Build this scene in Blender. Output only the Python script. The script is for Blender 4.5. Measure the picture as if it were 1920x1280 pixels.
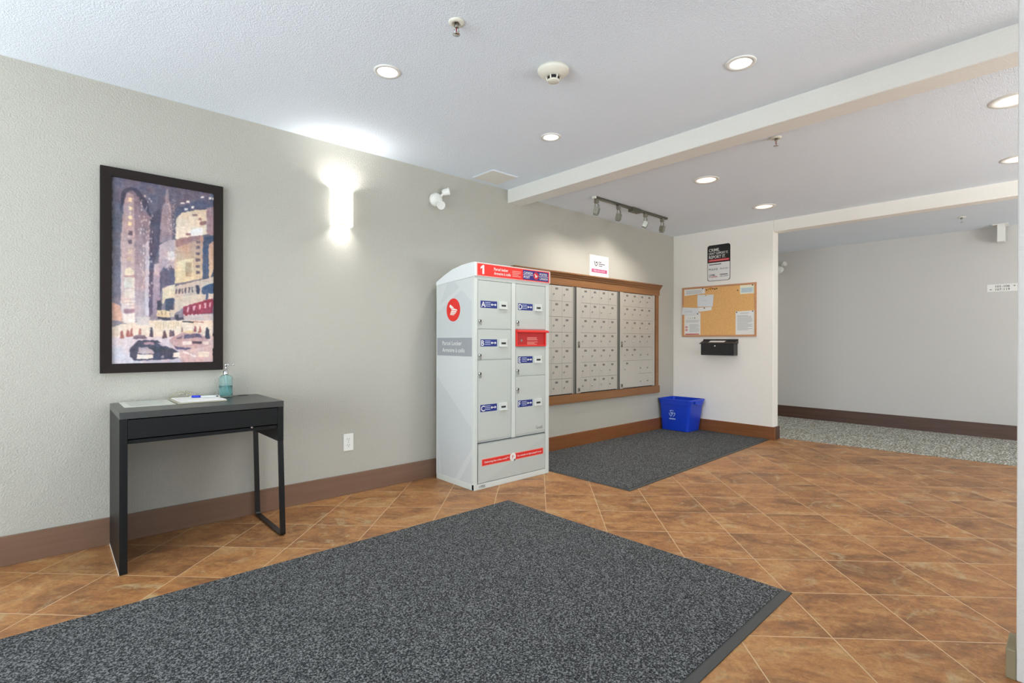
import bpy, bmesh, math, random
from mathutils import Vector, Matrix
random.seed(7)
for o in list(bpy.data.objects): bpy.data.objects.remove(o, do_unlink=True)
SC = bpy.context.scene; COL = SC.collection
V = Vector
# ------------------------------------------------------------------ camera
TH, PITCH, ROLL = 0.835212, -0.001417, 0.0018737
fw = V((math.cos(TH), math.sin(TH), 0)); rt = V((math.sin(TH), -math.cos(TH), 0)); up = V((0, 0, 1))
f2 = fw*math.cos(PITCH)+up*math.sin(PITCH); u2 = up*math.cos(PITCH)-fw*math.sin(PITCH)
r3 = rt*math.cos(ROLL)+u2*math.sin(ROLL); u3 = u2*math.cos(ROLL)-rt*math.sin(ROLL)
cd = bpy.data.cameras.new('camera'); cam = bpy.data.objects.new('camera', cd); COL.objects.link(cam)
M = Matrix(((r3.x, u3.x, -f2.x, 0.0), (r3.y, u3.y, -f2.y, -3.4447), (r3.z, u3.z, -f2.z, 1.08), (0, 0, 0, 1)))
cam.matrix_world = M; cd.sensor_width = 36; cd.lens = 17.9976; cd.clip_start = 0.05
SC.camera = cam
# ------------------------------------------------------------------ world, exposure
w = bpy.data.worlds.new('sky'); SC.world = w; w.use_nodes = True
w.node_tree.nodes['Background'].inputs[0].default_value = (0.75, 0.87, 1.0, 1)
w.node_tree.nodes['Background'].inputs[1].default_value = 1.5
vs = SC.view_settings; vs.view_transform = 'Standard'; vs.look = 'None'; vs.gamma = 1; vs.exposure = 0.16
try: vs.use_curve_mapping = False
except Exception: pass
try: SC.cycles.max_bounces = 10; SC.cycles.diffuse_bounces = 6; SC.cycles.sample_clamp_indirect = 4
except Exception: pass
# ------------------------------------------------------------------ lights (daylight through the entrance glazing, added fill lamps out of view)
def area(name, loc, direction, sx, sy, power, color, spread=math.pi):
    l = bpy.data.lights.new(name, 'AREA'); l.shape = 'RECTANGLE'; l.size = sx; l.size_y = sy; l.energy = power; l.color = color
    l.spread = spread
    o = bpy.data.objects.new(name, l); COL.objects.link(o); o.location = loc
    o.rotation_euler = V(direction).to_track_quat('-Z', 'Y').to_euler(); return o
def spot(name, loc, direction, power, color, angle=140, blend=0.6, radius=0.04):
    l = bpy.data.lights.new(name, 'SPOT'); l.energy = power; l.color = color; l.spot_size = math.radians(angle); l.spot_blend = blend
    l.shadow_soft_size = radius
    o = bpy.data.objects.new(name, l); COL.objects.link(o); o.location = loc
    o.rotation_euler = V(direction).to_track_quat('-Z', 'Y').to_euler(); return o
DAY = (0.93, 0.97, 1.0)
area('daylight_entrance', (-2.12, -1.9, 1.15), (1, 0.0, 0.65), 2.6, 2.0, 118, DAY)
area('storefront_fill', (0.3, -6.1, 1.15), (0, 1, 2.2), 3.6, 2.0, 66, DAY)  # added fill lamp, gives broad light from behind the camera
area('lounge_fill', (4.2, -7.3, 1.2), (0.5, 1, 1.8), 2.3, 1.7, 75, DAY)  # added fill lamp, tilted up to brighten the ceiling past the beam
area('lounge_ceiling_fill', (4.4, -6.0, 0.9), (0, 0.25, 1), 2.0, 1.6, 98, (1.0, 0.99, 0.97))  # made-up unseen lamp, bounces extra light off the far ceiling
COOL = (1.0, 0.98, 0.96); WARM = (1.0, 0.95, 0.88)

# ------------------------------------------------------------------ materials
def srgb(*c):
    r = []
    for x in c[:3]:
        x /= 255.0; r.append(x/12.92 if x <= 0.04045 else ((x+0.055)/1.055)**2.4)
    return (r[0], r[1], r[2], 1)
MATS = {}
def mat(name, col, rough=0.5, metal=0.0, emit=None, es=0, trans=0, spec=None, coat=0, alpha=1, ior=None):
    if name in MATS: return MATS[name]
    m = bpy.data.materials.new(name); m.use_nodes = True; b = m.node_tree.nodes['Principled BSDF']
    b.inputs['Base Color'].default_value = srgb(*col); b.inputs['Roughness'].default_value = rough; b.inputs['Metallic'].default_value = metal
    if emit: b.inputs['Emission Color'].default_value = srgb(*emit); b.inputs['Emission Strength'].default_value = es
    if trans: b.inputs['Transmission Weight'].default_value = trans
    if ior: b.inputs['IOR'].default_value = ior
    if spec is not None: b.inputs['Specular IOR Level'].default_value = spec
    if coat: b.inputs['Coat Weight'].default_value = coat; b.inputs['Coat Roughness'].default_value = 0.1
    b.inputs['Alpha'].default_value = alpha
    m.diffuse_color = srgb(*col); MATS[name] = m; return m
def nodes(m): return m.node_tree.nodes, m.node_tree.links, m.node_tree.nodes['Principled BSDF']
def coords(m, scale=(1, 1, 1), rot=(0, 0, 0), loc=(0, 0, 0)):
    N, L, b = nodes(m); g = N.new('ShaderNodeNewGeometry'); mp = N.new('ShaderNodeMapping')
    mp.inputs['Scale'].default_value = scale; mp.inputs['Rotation'].default_value = rot; mp.inputs['Location'].default_value = loc
    L.new(g.outputs['Position'], mp.inputs['Vector']); return mp.outputs['Vector']
def noise(m, vec, scale, detail=3, rough=0.5, dist=0):
    N, L, b = nodes(m); n = N.new('ShaderNodeTexNoise'); n.inputs['Scale'].default_value = scale; n.inputs['Detail'].default_value = detail
    n.inputs['Roughness'].default_value = rough; n.inputs['Distortion'].default_value = dist; L.new(vec, n.inputs['Vector']); return n.outputs['Fac']
def ramp(m, fac, stops, interp='LINEAR'):
    N, L, b = nodes(m); r = N.new('ShaderNodeValToRGB'); r.color_ramp.interpolation = interp
    while len(r.color_ramp.elements) < len(stops): r.color_ramp.elements.new(0.5)
    for e, (p, c) in zip(r.color_ramp.elements, stops): e.position = p; e.color = c if len(c) == 4 else srgb(*c)
    L.new(fac, r.inputs['Fac']); return r.outputs['Color']
def mix(m, fac, a, b_, mode='MIX'):
    N, L, b = nodes(m); x = N.new('ShaderNodeMix'); x.data_type = 'RGBA'; x.blend_type = mode
    for sock, v in ((x.inputs['Factor'], fac), (x.inputs['A'], a), (x.inputs['B'], b_)):
        if hasattr(v, 'links'): L.new(v, sock)
        else: sock.default_value = v
    return x.outputs['Result']
def bump(m, height, strength, dist):
    N, L, b = nodes(m); n = N.new('ShaderNodeBump'); n.inputs['Strength'].default_value = strength; n.inputs['Distance'].default_value = dist
    L.new(height, n.inputs['Height']); L.new(n.outputs['Normal'], b.inputs['Normal']); return n
def base(m, c): m.node_tree.links.new(c, nodes(m)[2].inputs['Base Color'])

def stucco(name, col, scale, strength, dist):
    m = mat(name, col, 0.75, spec=0.3); v = coords(m)
    a = noise(m, v, scale, 3, 0.6, 0.25); r = ramp(m, a, [(0.36, (0, 0, 0, 1)), (0.64, (1, 1, 1, 1))])
    bump(m, r, strength, dist)
    c = tuple(srgb(*col)); d = tuple(x*0.95 for x in c[:3])+(1,)
    base(m, mix(m, noise(m, v, 1.3, 2), c, d)); return m
WALL = stucco('wall_stucco', (184, 181, 170), 125, 0.42, 0.0045)
WALLH = stucco('hall_wall_paint', (208, 206, 202), 110, 0.2, 0.003)
CEIL = stucco('ceiling_stipple', (236, 245, 254), 150, 0.5, 0.0045)
BEAM = stucco('beam_paint', (230, 229, 222), 90, 0.25, 0.004)

def wood(name, c1, c2, rough=0.4, sc=(2, 40, 40)):
    m = mat(name, c1, rough); v = coords(m, sc); n = noise(m, v, 1.0, 5, 0.6, 0.6)
    base(m, ramp(m, n, [(0.3, c1), (0.7, c2)])); return m
BACKP = stucco('back_wall_paint', (244, 241, 233), 125, 0.25, 0.003)
BASEB = wood('baseboard_wood', (116, 88, 70), (124, 96, 78), 0.32)
BASEH = wood('hall_baseboard_wood', (74, 50, 40), (96, 70, 58), 0.45, (40, 2, 40))
BASEW = wood('baseboard_brown_wood', (120, 70, 34), (136, 84, 46), 0.4, (2, 2, 40))
CASING = wood('casing_wood', (124, 82, 46), (144, 100, 60), 0.35, (1.5, 40, 40))

FLOORM = mat('terracotta_tile', (170, 110, 70), 0.4, spec=0.35)
def mk_floor():
    m = FLOORM; N, L, b = nodes(m)
    v = coords(m, rot=(0, 0, math.radians(45)), loc=(0, 0, 0))
    # rotate by 45 deg: x' = (x-y)/sqrt2, y' = (x+y)/sqrt2
    mp = N.new('ShaderNodeMapping'); mp.inputs['Location'].default_value = (-0.112, -0.163, 0); L.new(v, mp.inputs['Vector']); v = mp.outputs['Vector']
    br = N.new('ShaderNodeTexBrick'); br.offset = 0; br.squash = 1
    for k, val in (('Scale', 1), ('Mortar Size', 0.0019), ('Mortar Smooth', 0.2), ('Bias', 0), ('Brick Width', 0.34), ('Row Height', 0.34)): br.inputs[k].default_value = val
    br.inputs['Color1'].default_value = (0, 0, 0, 1); br.inputs['Color2'].default_value = (1, 1, 1, 1); br.inputs['Mortar'].default_value = (0.5, 0.5, 0.5, 1)
    L.new(v, br.inputs['Vector'])
    # per-tile shift of the mottling
    sh = N.new('ShaderNodeVectorMath'); sh.operation = 'SCALE'; sh.inputs['Scale'].default_value = 9.0; L.new(br.outputs['Color'], sh.inputs[0])
    ad = N.new('ShaderNodeVectorMath'); ad.operation = 'ADD'; L.new(v, ad.inputs[0]); L.new(sh.outputs[0], ad.inputs[1])
    st = N.new('ShaderNodeMapping'); st.inputs['Scale'].default_value = (1.0, 1.6, 1); st.inputs['Rotation'].default_value = (0, 0, 0.5); L.new(ad.outputs[0], st.inputs['Vector'])
    n1 = noise(m, st.outputs['Vector'], 2.6, 8, 0.66, 0.8)
    n2 = noise(m, st.outputs['Vector'], 14.0, 7, 0.7, 0.8)
    c = ramp(m, n1, [(0.30, (98, 68, 50)), (0.42, (142, 99, 64)), (0.50, (174, 122, 76)), (0.58, (190, 140, 88)), (0.70, (208, 176, 126))])
    d = ramp(m, n2, [(0.35, (114, 76, 52)), (0.5, (162, 108, 64)), (0.66, (196, 156, 100))])
    c = mix(m, 0.42, c, d)
    n3 = noise(m, ad.outputs[0], 60.0, 4, 0.75, 0.5); c = mix(m, 1.0, c, ramp(m, n3, [(0.32, (0.80, 0.79, 0.78, 1)), (0.5, (1, 1, 1, 1)), (0.68, (1.14, 1.13, 1.12, 1))]), 'MULTIPLY')
    n4 = noise(m, ad.outputs[0], 4.5, 7, 0.7, 1.5); c = mix(m, ramp(m, n4, [(0.56, (0, 0, 0, 1)), (0.72, (0.75, 0.75, 0.75, 1))]), c, srgb(196, 178, 136))
    tv = ramp(m, br.outputs['Color'], [(0.0, (0.78, 0.77, 0.76, 1)), (1.0, (0.97, 0.96, 0.94, 1))])
    c = mix(m, 1.0, c, tv, 'MULTIPLY')
    c = mix(m, br.outputs['Fac'], c, srgb(204, 176, 140))
    base(m, c)
    rr = N.new('ShaderNodeMapRange'); rr.inputs['To Min'].default_value = 0.32; rr.inputs['To Max'].default_value = 0.55; L.new(n2, rr.inputs['Value']); L.new(rr.outputs[0], b.inputs['Roughness'])
    inv = N.new('ShaderNodeMath'); inv.operation = 'MULTIPLY_ADD'; inv.inputs[1].default_value = -1.0; L.new(br.outputs['Fac'], inv.inputs[0])
    L.new(n2, inv.inputs[2]); bump(m, inv.outputs[0], 0.25, 0.003)
mk_floor()
def speckle(name, lo, mid, hi, scale, bs=0.6, stretch=(1, 1, 1), lowfreq=None):
    m = mat(name, mid, 0.95, spec=0.1); v = coords(m, stretch); n = noise(m, v, scale, 2, 0.7)
    c = ramp(m, n, [(0.36, lo), (0.5, mid), (0.64, hi)])
    if lowfreq:
        c = mix(m, ramp(m, noise(m, v, lowfreq, 2), [(0.4, (0, 0, 0, 1)), (0.6, (0.6, 0.6, 0.6, 1))]), c, mix(m, 1.0, c, srgb(205, 200, 190), 'MULTIPLY'))
    base(m, c); bump(m, n, bs, 0.006); return m
MATF = speckle('mat_pile', (32, 33, 34), (68, 69, 70), (138, 139, 138), 165)
CARPET = speckle('hall_carpet', (108, 106, 98), (160, 160, 152), (220, 218, 208), 26, 0.4, (1.0, 2.4, 1), 6)
RUBBER = mat('mat_rubber', (68, 68, 66), 0.6)
BLACKW = mat('black_laminate', (22, 22, 22), 0.45, spec=0.25)
TOPLIT = mat('black_laminate_lit_top', (58, 58, 55), 0.3)  # paler copy of the black laminate, gloss reflection put into the colour
FRAMEW = mat('dark_brown_frame', (34, 26, 23), 0.5, spec=0.2)
BLKMET = mat('black_metal', (22, 22, 23), 0.35)
CHROME = mat('chrome', (215, 215, 215), 0.15, 1)
STEEL = mat('brushed_steel', (150, 148, 140), 0.35, 1)
WHITE = mat('white_plastic', (232, 232, 226), 0.4)
PAPER = mat('white_paper', (232, 232, 228), 0.7)
PAPER2 = mat('pale_paper', (222, 226, 228), 0.7)
INK = mat('black_ink', (36, 36, 38), 0.7)
GREYINK = mat('grey_ink', (178, 178, 180), 0.8)
DARKGAP = mat('dark_gap', (30, 30, 30), 0.8)
LOCKG = mat('locker_grey_paint', (208, 213, 207), 0.35)
LOCKD = mat('locker_door_paint', (190, 196, 189), 0.3)
LOCKS = mat('locker_side_graphic', (206, 210, 209), 0.4)
LOCKS2 = mat('locker_side_graphic_darker', (197, 202, 202), 0.4)
LOCKB = mat('locker_side_band', (150, 154, 158), 0.4)
LOCKW = mat('locker_white_cap', (226, 231, 231), 0.4)
RED = mat('post_red', (222, 44, 36), 0.35)
REDB = mat('post_red_dark', (196, 30, 32), 0.4)
PINK = mat('pale_red_border', (236, 150, 138), 0.4)
BLUE = mat('label_blue', (14, 36, 122), 0.4)
NAVY = mat('logo_navy', (40, 36, 120), 0.4)
ALU = mat('mailbox_aluminium', (190, 186, 177), 0.34, 0.35)
ALUD = mat('mailbox_plate', (120, 116, 110), 0.5, 0.3)
ALUS = mat('mailbox_channel', (118, 118, 112), 0.4, 0.5)
CORK = mat('cork', (214, 160, 100), 0.9)
base(CORK, ramp(CORK, noise(CORK, coords(CORK), 160, 3, 0.7), [(0.35, (214, 160, 98)), (0.65, (236, 188, 124))]))
CORKF = wood('cork_frame_wood', (184, 132, 92), (204, 152, 112), 0.5, (30, 2, 30))
BINB = mat('blue_plastic', (14, 62, 196), 0.35)
BINW = mat('bin_print', (170, 196, 236), 0.5)
SIGNK = mat('sign_black', (28, 28, 30), 0.35)
CRIMS = mat('sign_red', (190, 30, 46), 0.4)
MAG = mat('notice_magenta', (176, 70, 112), 0.5)
TEAL = mat('soap_liquid', (160, 222, 220), 0.05, trans=0.85, ior=1.33)
GLASS = mat('soap_glass', (226, 246, 246), 0.04, trans=0.95, ior=1.2)
PENB = mat('pen_blue', (24, 50, 190), 0.4)
BRASS = mat('brass', (210, 160, 50), 0.3, 0.9)
DETEC = mat('cream_plastic', (222, 220, 206), 0.45)
LAMP = mat('lamp_lens_cool', (255, 255, 255), 0.4, emit=(255, 250, 244), es=6.0)
CONE = mat('lamp_cone_white', (236, 236, 236), 0.3)
LAMPW = mat('lamp_lens_warm', (255, 240, 225), 0.4, emit=(255, 228, 205), es=1.25)
REFL = mat('lamp_reflector', (240, 240, 240), 0.12, 1)
SHADE = mat('sconce_glass', (250, 250, 248), 0.35, emit=(255, 253, 248), es=2.2)
OLIVE = mat('pale_base_paint', (132, 120, 92), 0.6)
GLAZ = mat('window_glass', (240, 248, 250), 0.0, trans=1.0, ior=1.02)
ALFR = mat('window_frame_metal', (70, 66, 62), 0.4, 0.6)

# ------------------------------------------------------------------ geometry helpers
class MB:
    def __init__(s): s.bm = bmesh.new(); s.mats = []
    def mi(s, m):
        if m not in s.mats: s.mats.append(m)
        return s.mats.index(m)
    def face(s, pts, m):
        f = s.bm.faces.new([s.bm.verts.new(p) for p in pts]); f.material_index = s.mi(m); return f
    def box(s, x0, x1, y0, y1, z0, z1, m, bev=0):
        b = bmesh.new(); bmesh.ops.create_cube(b, size=1)
        for v in b.verts: v.co = V(((x0+x1)/2+v.co.x*(x1-x0), (y0+y1)/2+v.co.y*(y1-y0), (z0+z1)/2+v.co.z*(z1-z0)))
        if bev: bmesh.ops.bevel(b, geom=b.edges[:], offset=bev, segments=2, affect='EDGES', profile=0.5)
        s.join(b, m); return s
    def join(s, b, m, mx=None):
        i = s.mi(m) if not isinstance(m, int) else m; vm = {}
        for v in b.verts: vm[v] = s.bm.verts.new(mx @ v.co if mx else v.co)
        for f in b.faces:
            try: n = s.bm.faces.new([vm[v] for v in f.verts]); n.material_index = i; n.smooth = f.smooth
            except ValueError: pass
        b.free()
    def lathe(s, prof, c, m, axis=(0, 0, 1), n=32, smooth=True, caps=True):
        q = V((0, 0, 1)).rotation_difference(V(axis).normalized()); c = V(c); i = s.mi(m); rings = []
        for r, z in prof:
            rings.append([s.bm.verts.new(c+q @ V((r*math.cos(2*math.pi*k/n), r*math.sin(2*math.pi*k/n), z))) for k in range(n)])
        for a, b in zip(rings, rings[1:]):
            for k in range(n):
                f = s.bm.faces.new((a[k], a[(k+1) % n], b[(k+1) % n], b[k])); f.material_index = i; f.smooth = smooth
        if caps:
            for r, fl in ((rings[0], True), (rings[-1], False)):
                f = s.bm.faces.new(r[::-1] if fl else r); f.material_index = i
        return s
    def rod(s, a, b, r, m, n=10):
        a, b = V(a), V(b); s.lathe([(r, 0), (r, (b-a).length)], a, m, b-a, n); return s
    def tube(s, pts, r, m, n=8):
        for a, b in zip(pts, pts[1:]): s.rod(a, b, r, m, n)
        return s
    def prism(s, poly, ax, a0, a1, m):
        def P(u, v, w): return {0: V((w, u, v)), 1: V((u, w, v)), 2: V((u, v, w))}[ax]
        A = [s.bm.verts.new(P(u, v, a0)) for u, v in poly]; B = [s.bm.verts.new(P(u, v, a1)) for u, v in poly]
        i = s.mi(m); n = len(poly)
        for k in range(n):
            f = s.bm.faces.new((A[k], A[(k+1) % n], B[(k+1) % n], B[k])); f.material_index = i
        for r in (A[::-1], B): s.bm.faces.new(r).material_index = i
        return s
    # things on a face: o = corner of the face, r,u = its right and up directions
    def plate(s, o, r, u, x0, x1, y0, y1, t, m):
        o, r, u = V(o), V(r), V(u); n = r.cross(u)
        P = [o+r*x+u*y for x, y in ((x0, y0), (x1, y0), (x1, y1), (x0, y1))]; s.slab(P, n, t, m); return s
    def slab(s, P, n, t, m):
        i = s.mi(m); A = [s.bm.verts.new(p) for p in P]; B = [s.bm.verts.new(p+n*t) for p in P]; k_ = len(P)
        for k in range(k_): s.bm.faces.new((A[k], A[(k+1) % k_], B[(k+1) % k_], B[k])).material_index = i
        s.bm.faces.new(A[::-1]).material_index = i; s.bm.faces.new(B).material_index = i
    def poly(s, o, r, u, pts, t, m):
        o, r, u = V(o), V(r), V(u); s.slab([o+r*x+u*y for x, y in pts], r.cross(u), t, m); return s
    def disc(s, o, r, u, cx, cy, rad, t, m, n=28, ry=None):
        ry = ry or rad
        return s.poly(o, r, u, [(cx+rad*math.cos(2*math.pi*k/n), cy+ry*math.sin(2*math.pi*k/n)) for k in range(n)], t, m)
    def text(s, txt, o, r, u, x, y, size, m, width=None, bold=0.0, lift=0.0012, align='LEFT', shear=0):
        c = bpy.data.curves.new('t', 'FONT'); c.body = txt; c.size = size; c.align_x = 'LEFT'; c.offset = bold*size; c.resolution_u = 3; c.shear = shear
        ob = bpy.data.objects.new('t', c); COL.objects.link(ob); bpy.context.view_layer.update()
        me = bpy.data.meshes.new_from_object(ob.evaluated_get(bpy.context.evaluated_depsgraph_get()))
        bpy.data.objects.remove(ob, do_unlink=True); bpy.data.curves.remove(c)
        if not me.vertices: return s
        x0 = min(v.co.x for v in me.vertices); x1 = max(v.co.x for v in me.vertices); k = (width/(x1-x0)) if width else 1.0
        W_ = (x1-x0)*k; dx = {'LEFT': 0, 'CENTER': -W_/2, 'RIGHT': -W_}[align]
        o, r, u = V(o), V(r), V(u); n = r.cross(u); i = s.mi(m)
        vs_ = [s.bm.verts.new(o+r*(x+dx+(v.co.x-x0)*k)+u*(y+v.co.y)+n*lift) for v in me.vertices]
        for p in me.polygons:
            try: s.bm.faces.new([vs_[a] for a in p.vertices]).material_index = i
            except ValueError: pass
        bpy.data.meshes.remove(me); return s
    def lines(s, o, r, u, x0, x1, ytop, n, pitch, h, m, seed=1, lift=0.0008):
        rnd = random.Random(seed)
        for k in range(n):
            e = x1-(x1-x0)*rnd.choice((0, 0.03, 0.08, 0.3)); s.plate(V(o)+V(r).cross(V(u))*lift*0.5, r, u, x0, e, ytop-k*pitch-h, ytop-k*pitch, lift*0.5, m)
        return s
ORG = {}
def obj(name, mb, parent=None, origin=None, bevel=0, smooth=False, recalc=True):
    bm = mb.bm
    if recalc: bmesh.ops.recalc_face_normals(bm, faces=bm.faces[:])
    po = ORG[parent] if parent else V((0, 0, 0)); og = V(origin) if origin is not None else po
    for v in bm.verts: v.co -= og
    me = bpy.data.meshes.new(name); bm.to_mesh(me); bm.free()
    for m in mb.mats: me.materials.append(m)
    o = bpy.data.objects.new(name, me); COL.objects.link(o); o.location = og-po
    if parent: o.parent = parent
    ORG[o] = og
    if bevel:
        b = o.modifiers.new('bevel', 'BEVEL'); b.width = bevel; b.segments = 2; b.limit_method = 'ANGLE'; b.angle_limit = math.radians(40)
    return o
def empty(name, loc, label, cat, group=None):
    o = bpy.data.objects.new(name, None); COL.objects.link(o); o.location = loc; o.empty_display_size = 0.1; ORG[o] = V(loc)
    return tag(o, label, cat, group)
def tag(o, label, cat, group=None):
    o['label'] = label; o['category'] = cat
    if group: o['group'] = group
    return o
def struct(name, mb, **k):
    o = obj(name, mb, **k); o['kind'] = 'structure'; return o
def copy_tree(src, loc, label=None):
    r = src.copy(); COL.objects.link(r); r.location = loc; ORG[r] = V(loc)
    if label: r['label'] = label
    for ch in list(src.children):
        c = ch.copy(); COL.objects.link(c); c.parent = r; ORG[c] = ORG[r]+c.location
        for g in list(ch.children):
            d = g.copy(); COL.objects.link(d); d.parent = c
    return r
# ------------------------------------------------------------------ the room
XB, XF, H1, H2, HH, ZH = 5.874, 7.832, 2.436, 2.401, 2.358, 2.275
X0, YF = -2.2, -6.2
OP = -1.212            # left edge of the opening to the hall
mb = MB(); mb.box(X0, 6.30, -7.4, 0.0, -0.06, 0.0, FLOORM); struct('floor', mb)
mb = MB(); mb.prism([(6.062, -1.17), (8.0, -1.17+0), (8.0, 2.2), (5.99, 2.2), (5.99, -1.17)], 2, -0.05, 0.003, CARPET)
mb.prism([(6.058, -1.17), (8.0, -1.17), (8.0, -7.4), (6.61, -7.4)], 2, -0.05, 0.003, CARPET); struct('floor', mb)
# ceilings with round holes for the recessed lamps
def holes_sheet(x0, x1, y0, y1, z, holes, m, up_=0.5):
    b = bmesh.new(); E_ = []
    def loop(pts):
        vs_ = [b.verts.new((x, y, z)) for x, y in pts]
        for i in range(len(vs_)): E_.append(b.edges.new((vs_[i], vs_[(i+1) % len(vs_)])))
    loop([(x0, y0), (x1, y0), (x1, y1), (x0, y1)])
    for hx, hy, r in holes: loop([(hx+r*math.cos(2*math.pi*k/32), hy+r*math.sin(2*math.pi*k/32)) for k in range(32)])
    bmesh.ops.triangle_fill(b, use_beauty=True, use_dissolve=False, edges=E_)
    mb = MB(); mb.join(b, m)
    return mb
LA = [(1.265, -1.106), (2.501, -2.340), (2.476, -1.091)]
LB = [(3.994, -1.400), (5.201, -1.379), (3.908, -3.216), (5.191, -3.161)]
mb = holes_sheet(X0, 3.06, YF-0.2, 0, H1, [(x, y, 0.052) for x, y in LA], CEIL)
mb.box(X0-0.1, 3.16, YF-0.3, 0.1, H1+0.16, H1+0.22, CEIL); struct('ceiling', mb, recalc=False)
mb = holes_sheet(3.22, XB, -7.4, 0, H2, [(x, y, 0.082) for x, y in LB], CEIL)
mb.box(3.1, XB+0.1, -7.5, 0.1, H2+0.16, H2+0.25, CEIL); struct('ceiling', mb, recalc=False)
mb = MB(); mb.box(5.98, 8.0, -7.4, 2.2, HH, HH+0.08, CEIL); struct('ceiling', mb)
mb = MB(); mb.box(3.059, 3.225, -7.4, 0, 2.3155, 2.66, BEAM, 0.006); struct('trim_1', mb)
mb = MB(); mb.box(X0-0.1, XB+0.12, 0.0, 0.12, 0, 2.7, WALL); struct('wall_left', mb)
mb = MB(); mb.box(XB, 6.005, OP, 0.0, 0, 2.66, BACKP, 0.006)
mb.box(XB, 6.005, -7.4, OP, ZH, 2.66, BACKP, 0.006); struct('wall_back', mb)
mb = MB(); mb.box(XF, XF+0.12, -7.4, 2.2, 0, 2.5, WALLH); struct('wall_hall', mb)
mb = MB(); mb.box(5.99, 8.0, 2.2, 2.3, 0, 2.5, WALLH); mb.box(5.87, 8.0, -7.5, -7.4, 0, 2.5, WALLH); struct('wall_hall_ends', mb)
mb = MB(); mb.box(5.99, 6.005, 0.0, 2.2, 0, 2.5, WALLH); struct('wall_hall_inner', mb)
mb = MB(); mb.box(2.284, 2.42, YF, -3.316, 0, H1, WALLH, 0.004); struct('wall_right', mb)
mb = MB(); mb.box(2.284, 2.42, -3.316, -3.291, 0, 0.095, OLIVE, 0.003); struct('baseboard_right', mb)
# entrance end wall and storefront wall, behind the camera, with glazing
def glazed(name, wname, ax, c, a0, a1, g0, g1, z0, z1, top):
    mb = MB(); t = 0.12
    def bx(mb, p0, p1, q0, q1, m, d0=c, d1=None):
        d1 = c-t if d1 is None else d1
        if ax == 0: mb.box(min(d0, d1), max(d0, d1), p0, p1, q0, q1, m)
        else: mb.box(p0, p1, min(d0, d1), max(d0, d1), q0, q1, m)
    bx(mb, a0, g0, 0, top, WALL); bx(mb, g1, a1, 0, top, WALL); bx(mb, g0, g1, z1, top, WALL)
    if z0 > 0: bx(mb, g0, g1, 0, z0, WALL)
    struct(wname, mb)
    fr = MB(); n = 3; wd = (g1-g0)/n
    for k in range(n+1): bx(fr, g0+k*wd-0.02*(k > 0), g0+k*wd+0.02*(k < n), z0, z1, ALFR, c-0.03, c-0.08)
    for zz in (z0, 1.0, z1-0.05): bx(fr, g0, g1, zz, zz+0.05, ALFR, c-0.031, c-0.079)
    f = struct(name, fr); gl = MB(); bx(gl, g0+0.02, g1-0.02, z0+0.04, z1-0.04, GLAZ, c-0.052, c-0.058)
    obj('pane', gl, parent=f)
glazed('window_1', 'wall_entrance', 0, X0, YF, 0, -3.9, -0.7, 0.05, 2.25, 2.5)
glazed('window_2', 'wall_front', 1, YF, X0, 2.42, -1.6, 2.1, 0.05, 2.25, 2.5)
glazed('window_3', 'wall_lounge', 1, -7.4, 2.42, XB, 3.0, 5.4, 0.4, 2.15, 2.5)
mb = MB(); mb.box(2.284, 2.42, -7.4, YF, 0, 2.5, WALL); struct('wall_lounge_side', mb)
# baseboards
BT, BH = 0.015, 0.142
mb = MB(); mb.box(X0, 3.05, -BT, 0, 0, BH, BASEB, 0.002); struct('baseboard_left', mb)
mb = MB(); mb.box(3.05, XB-BT, -BT, 0, 0, BH, BASEW, 0.002); struct('baseboard_left', mb)
mb = MB(); mb.box(XB-BT, XB, OP-0.0, 0, 0, BH, BASEW, 0.002); mb.box(XB-BT, XB+0.035, OP-BT, OP, 0, BH, BASEW, 0.002)
mb.box(XB+0.0355, 6.02, OP-BT, OP, 0, BH, BASEH, 0.002); struct('baseboard_back', mb)
mb = MB(); mb.box(XF-BT, XF, -7.4, 2.2, 0, BH+0.02, BASEH, 0.002); struct('baseboard_hall', mb)

# ------------------------------------------------------------------ recessed lamps
def downlight(x, y, H, r, ro, lens, label, group, power, col, deep):
    t = empty('downlight', (x, y, H), label, 'ceiling light', group)
    mb = MB(); mb.lathe([(r*0.97, 0.0), (r*0.97, -0.004), (ro*0.97, -0.005), (ro, -0.001), (ro, 0.0)], (x, y, H), WHITE, n=40, caps=False); obj('trim_ring', mb, t)
    if deep:
        mb = MB(); mb.lathe([(r, 0.0), (r*0.92, 0.012), (r*0.72, 0.05), (r*0.6, 0.06)], (x, y, H), CONE, n=32, caps=False); obj('reflector', mb, t, recalc=False)
        mb = MB(); mb.lathe([(r*0.6, 0.058), (r*0.5, 0.040), (r*0.28, 0.032), (0.001, 0.030)], (x, y, H), lens, n=24); obj('bulb', mb, t)
        mb = MB(); mb.lathe([(r, 0.001), (r*1.0, 0.1), (0.002, 0.1)], (x, y, H), WHITE, n=24, caps=False); obj('can', mb, t)
    else:
        mb = MB(); mb.lathe([(r*1.04, 0.0006), (r*0.9, -0.0005), (r*0.6, -0.002), (0.001, -0.0045)], (x, y, H), lens, n=32); obj('lens', mb, t)
    spot('downlight_lamp', (x, y, H-0.02), (0, 0, -1), power, col, 140, 0.9, 0.045)
    return t
G1 = 'recessed ceiling lights of the entrance area'; G2 = 'recessed ceiling lights beyond the beam'
downlight(*LA[0], H1, 0.052, 0.067, LAMP, 'small bright recessed ceiling light nearest the smoke detector on its left, before the wall sconce', G1, 28, COOL, True)
downlight(*LA[1], H1, 0.052, 0.070, LAMP, 'small bright recessed ceiling light to the right of the smoke detector', G1, 8, COOL, True)
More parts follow.
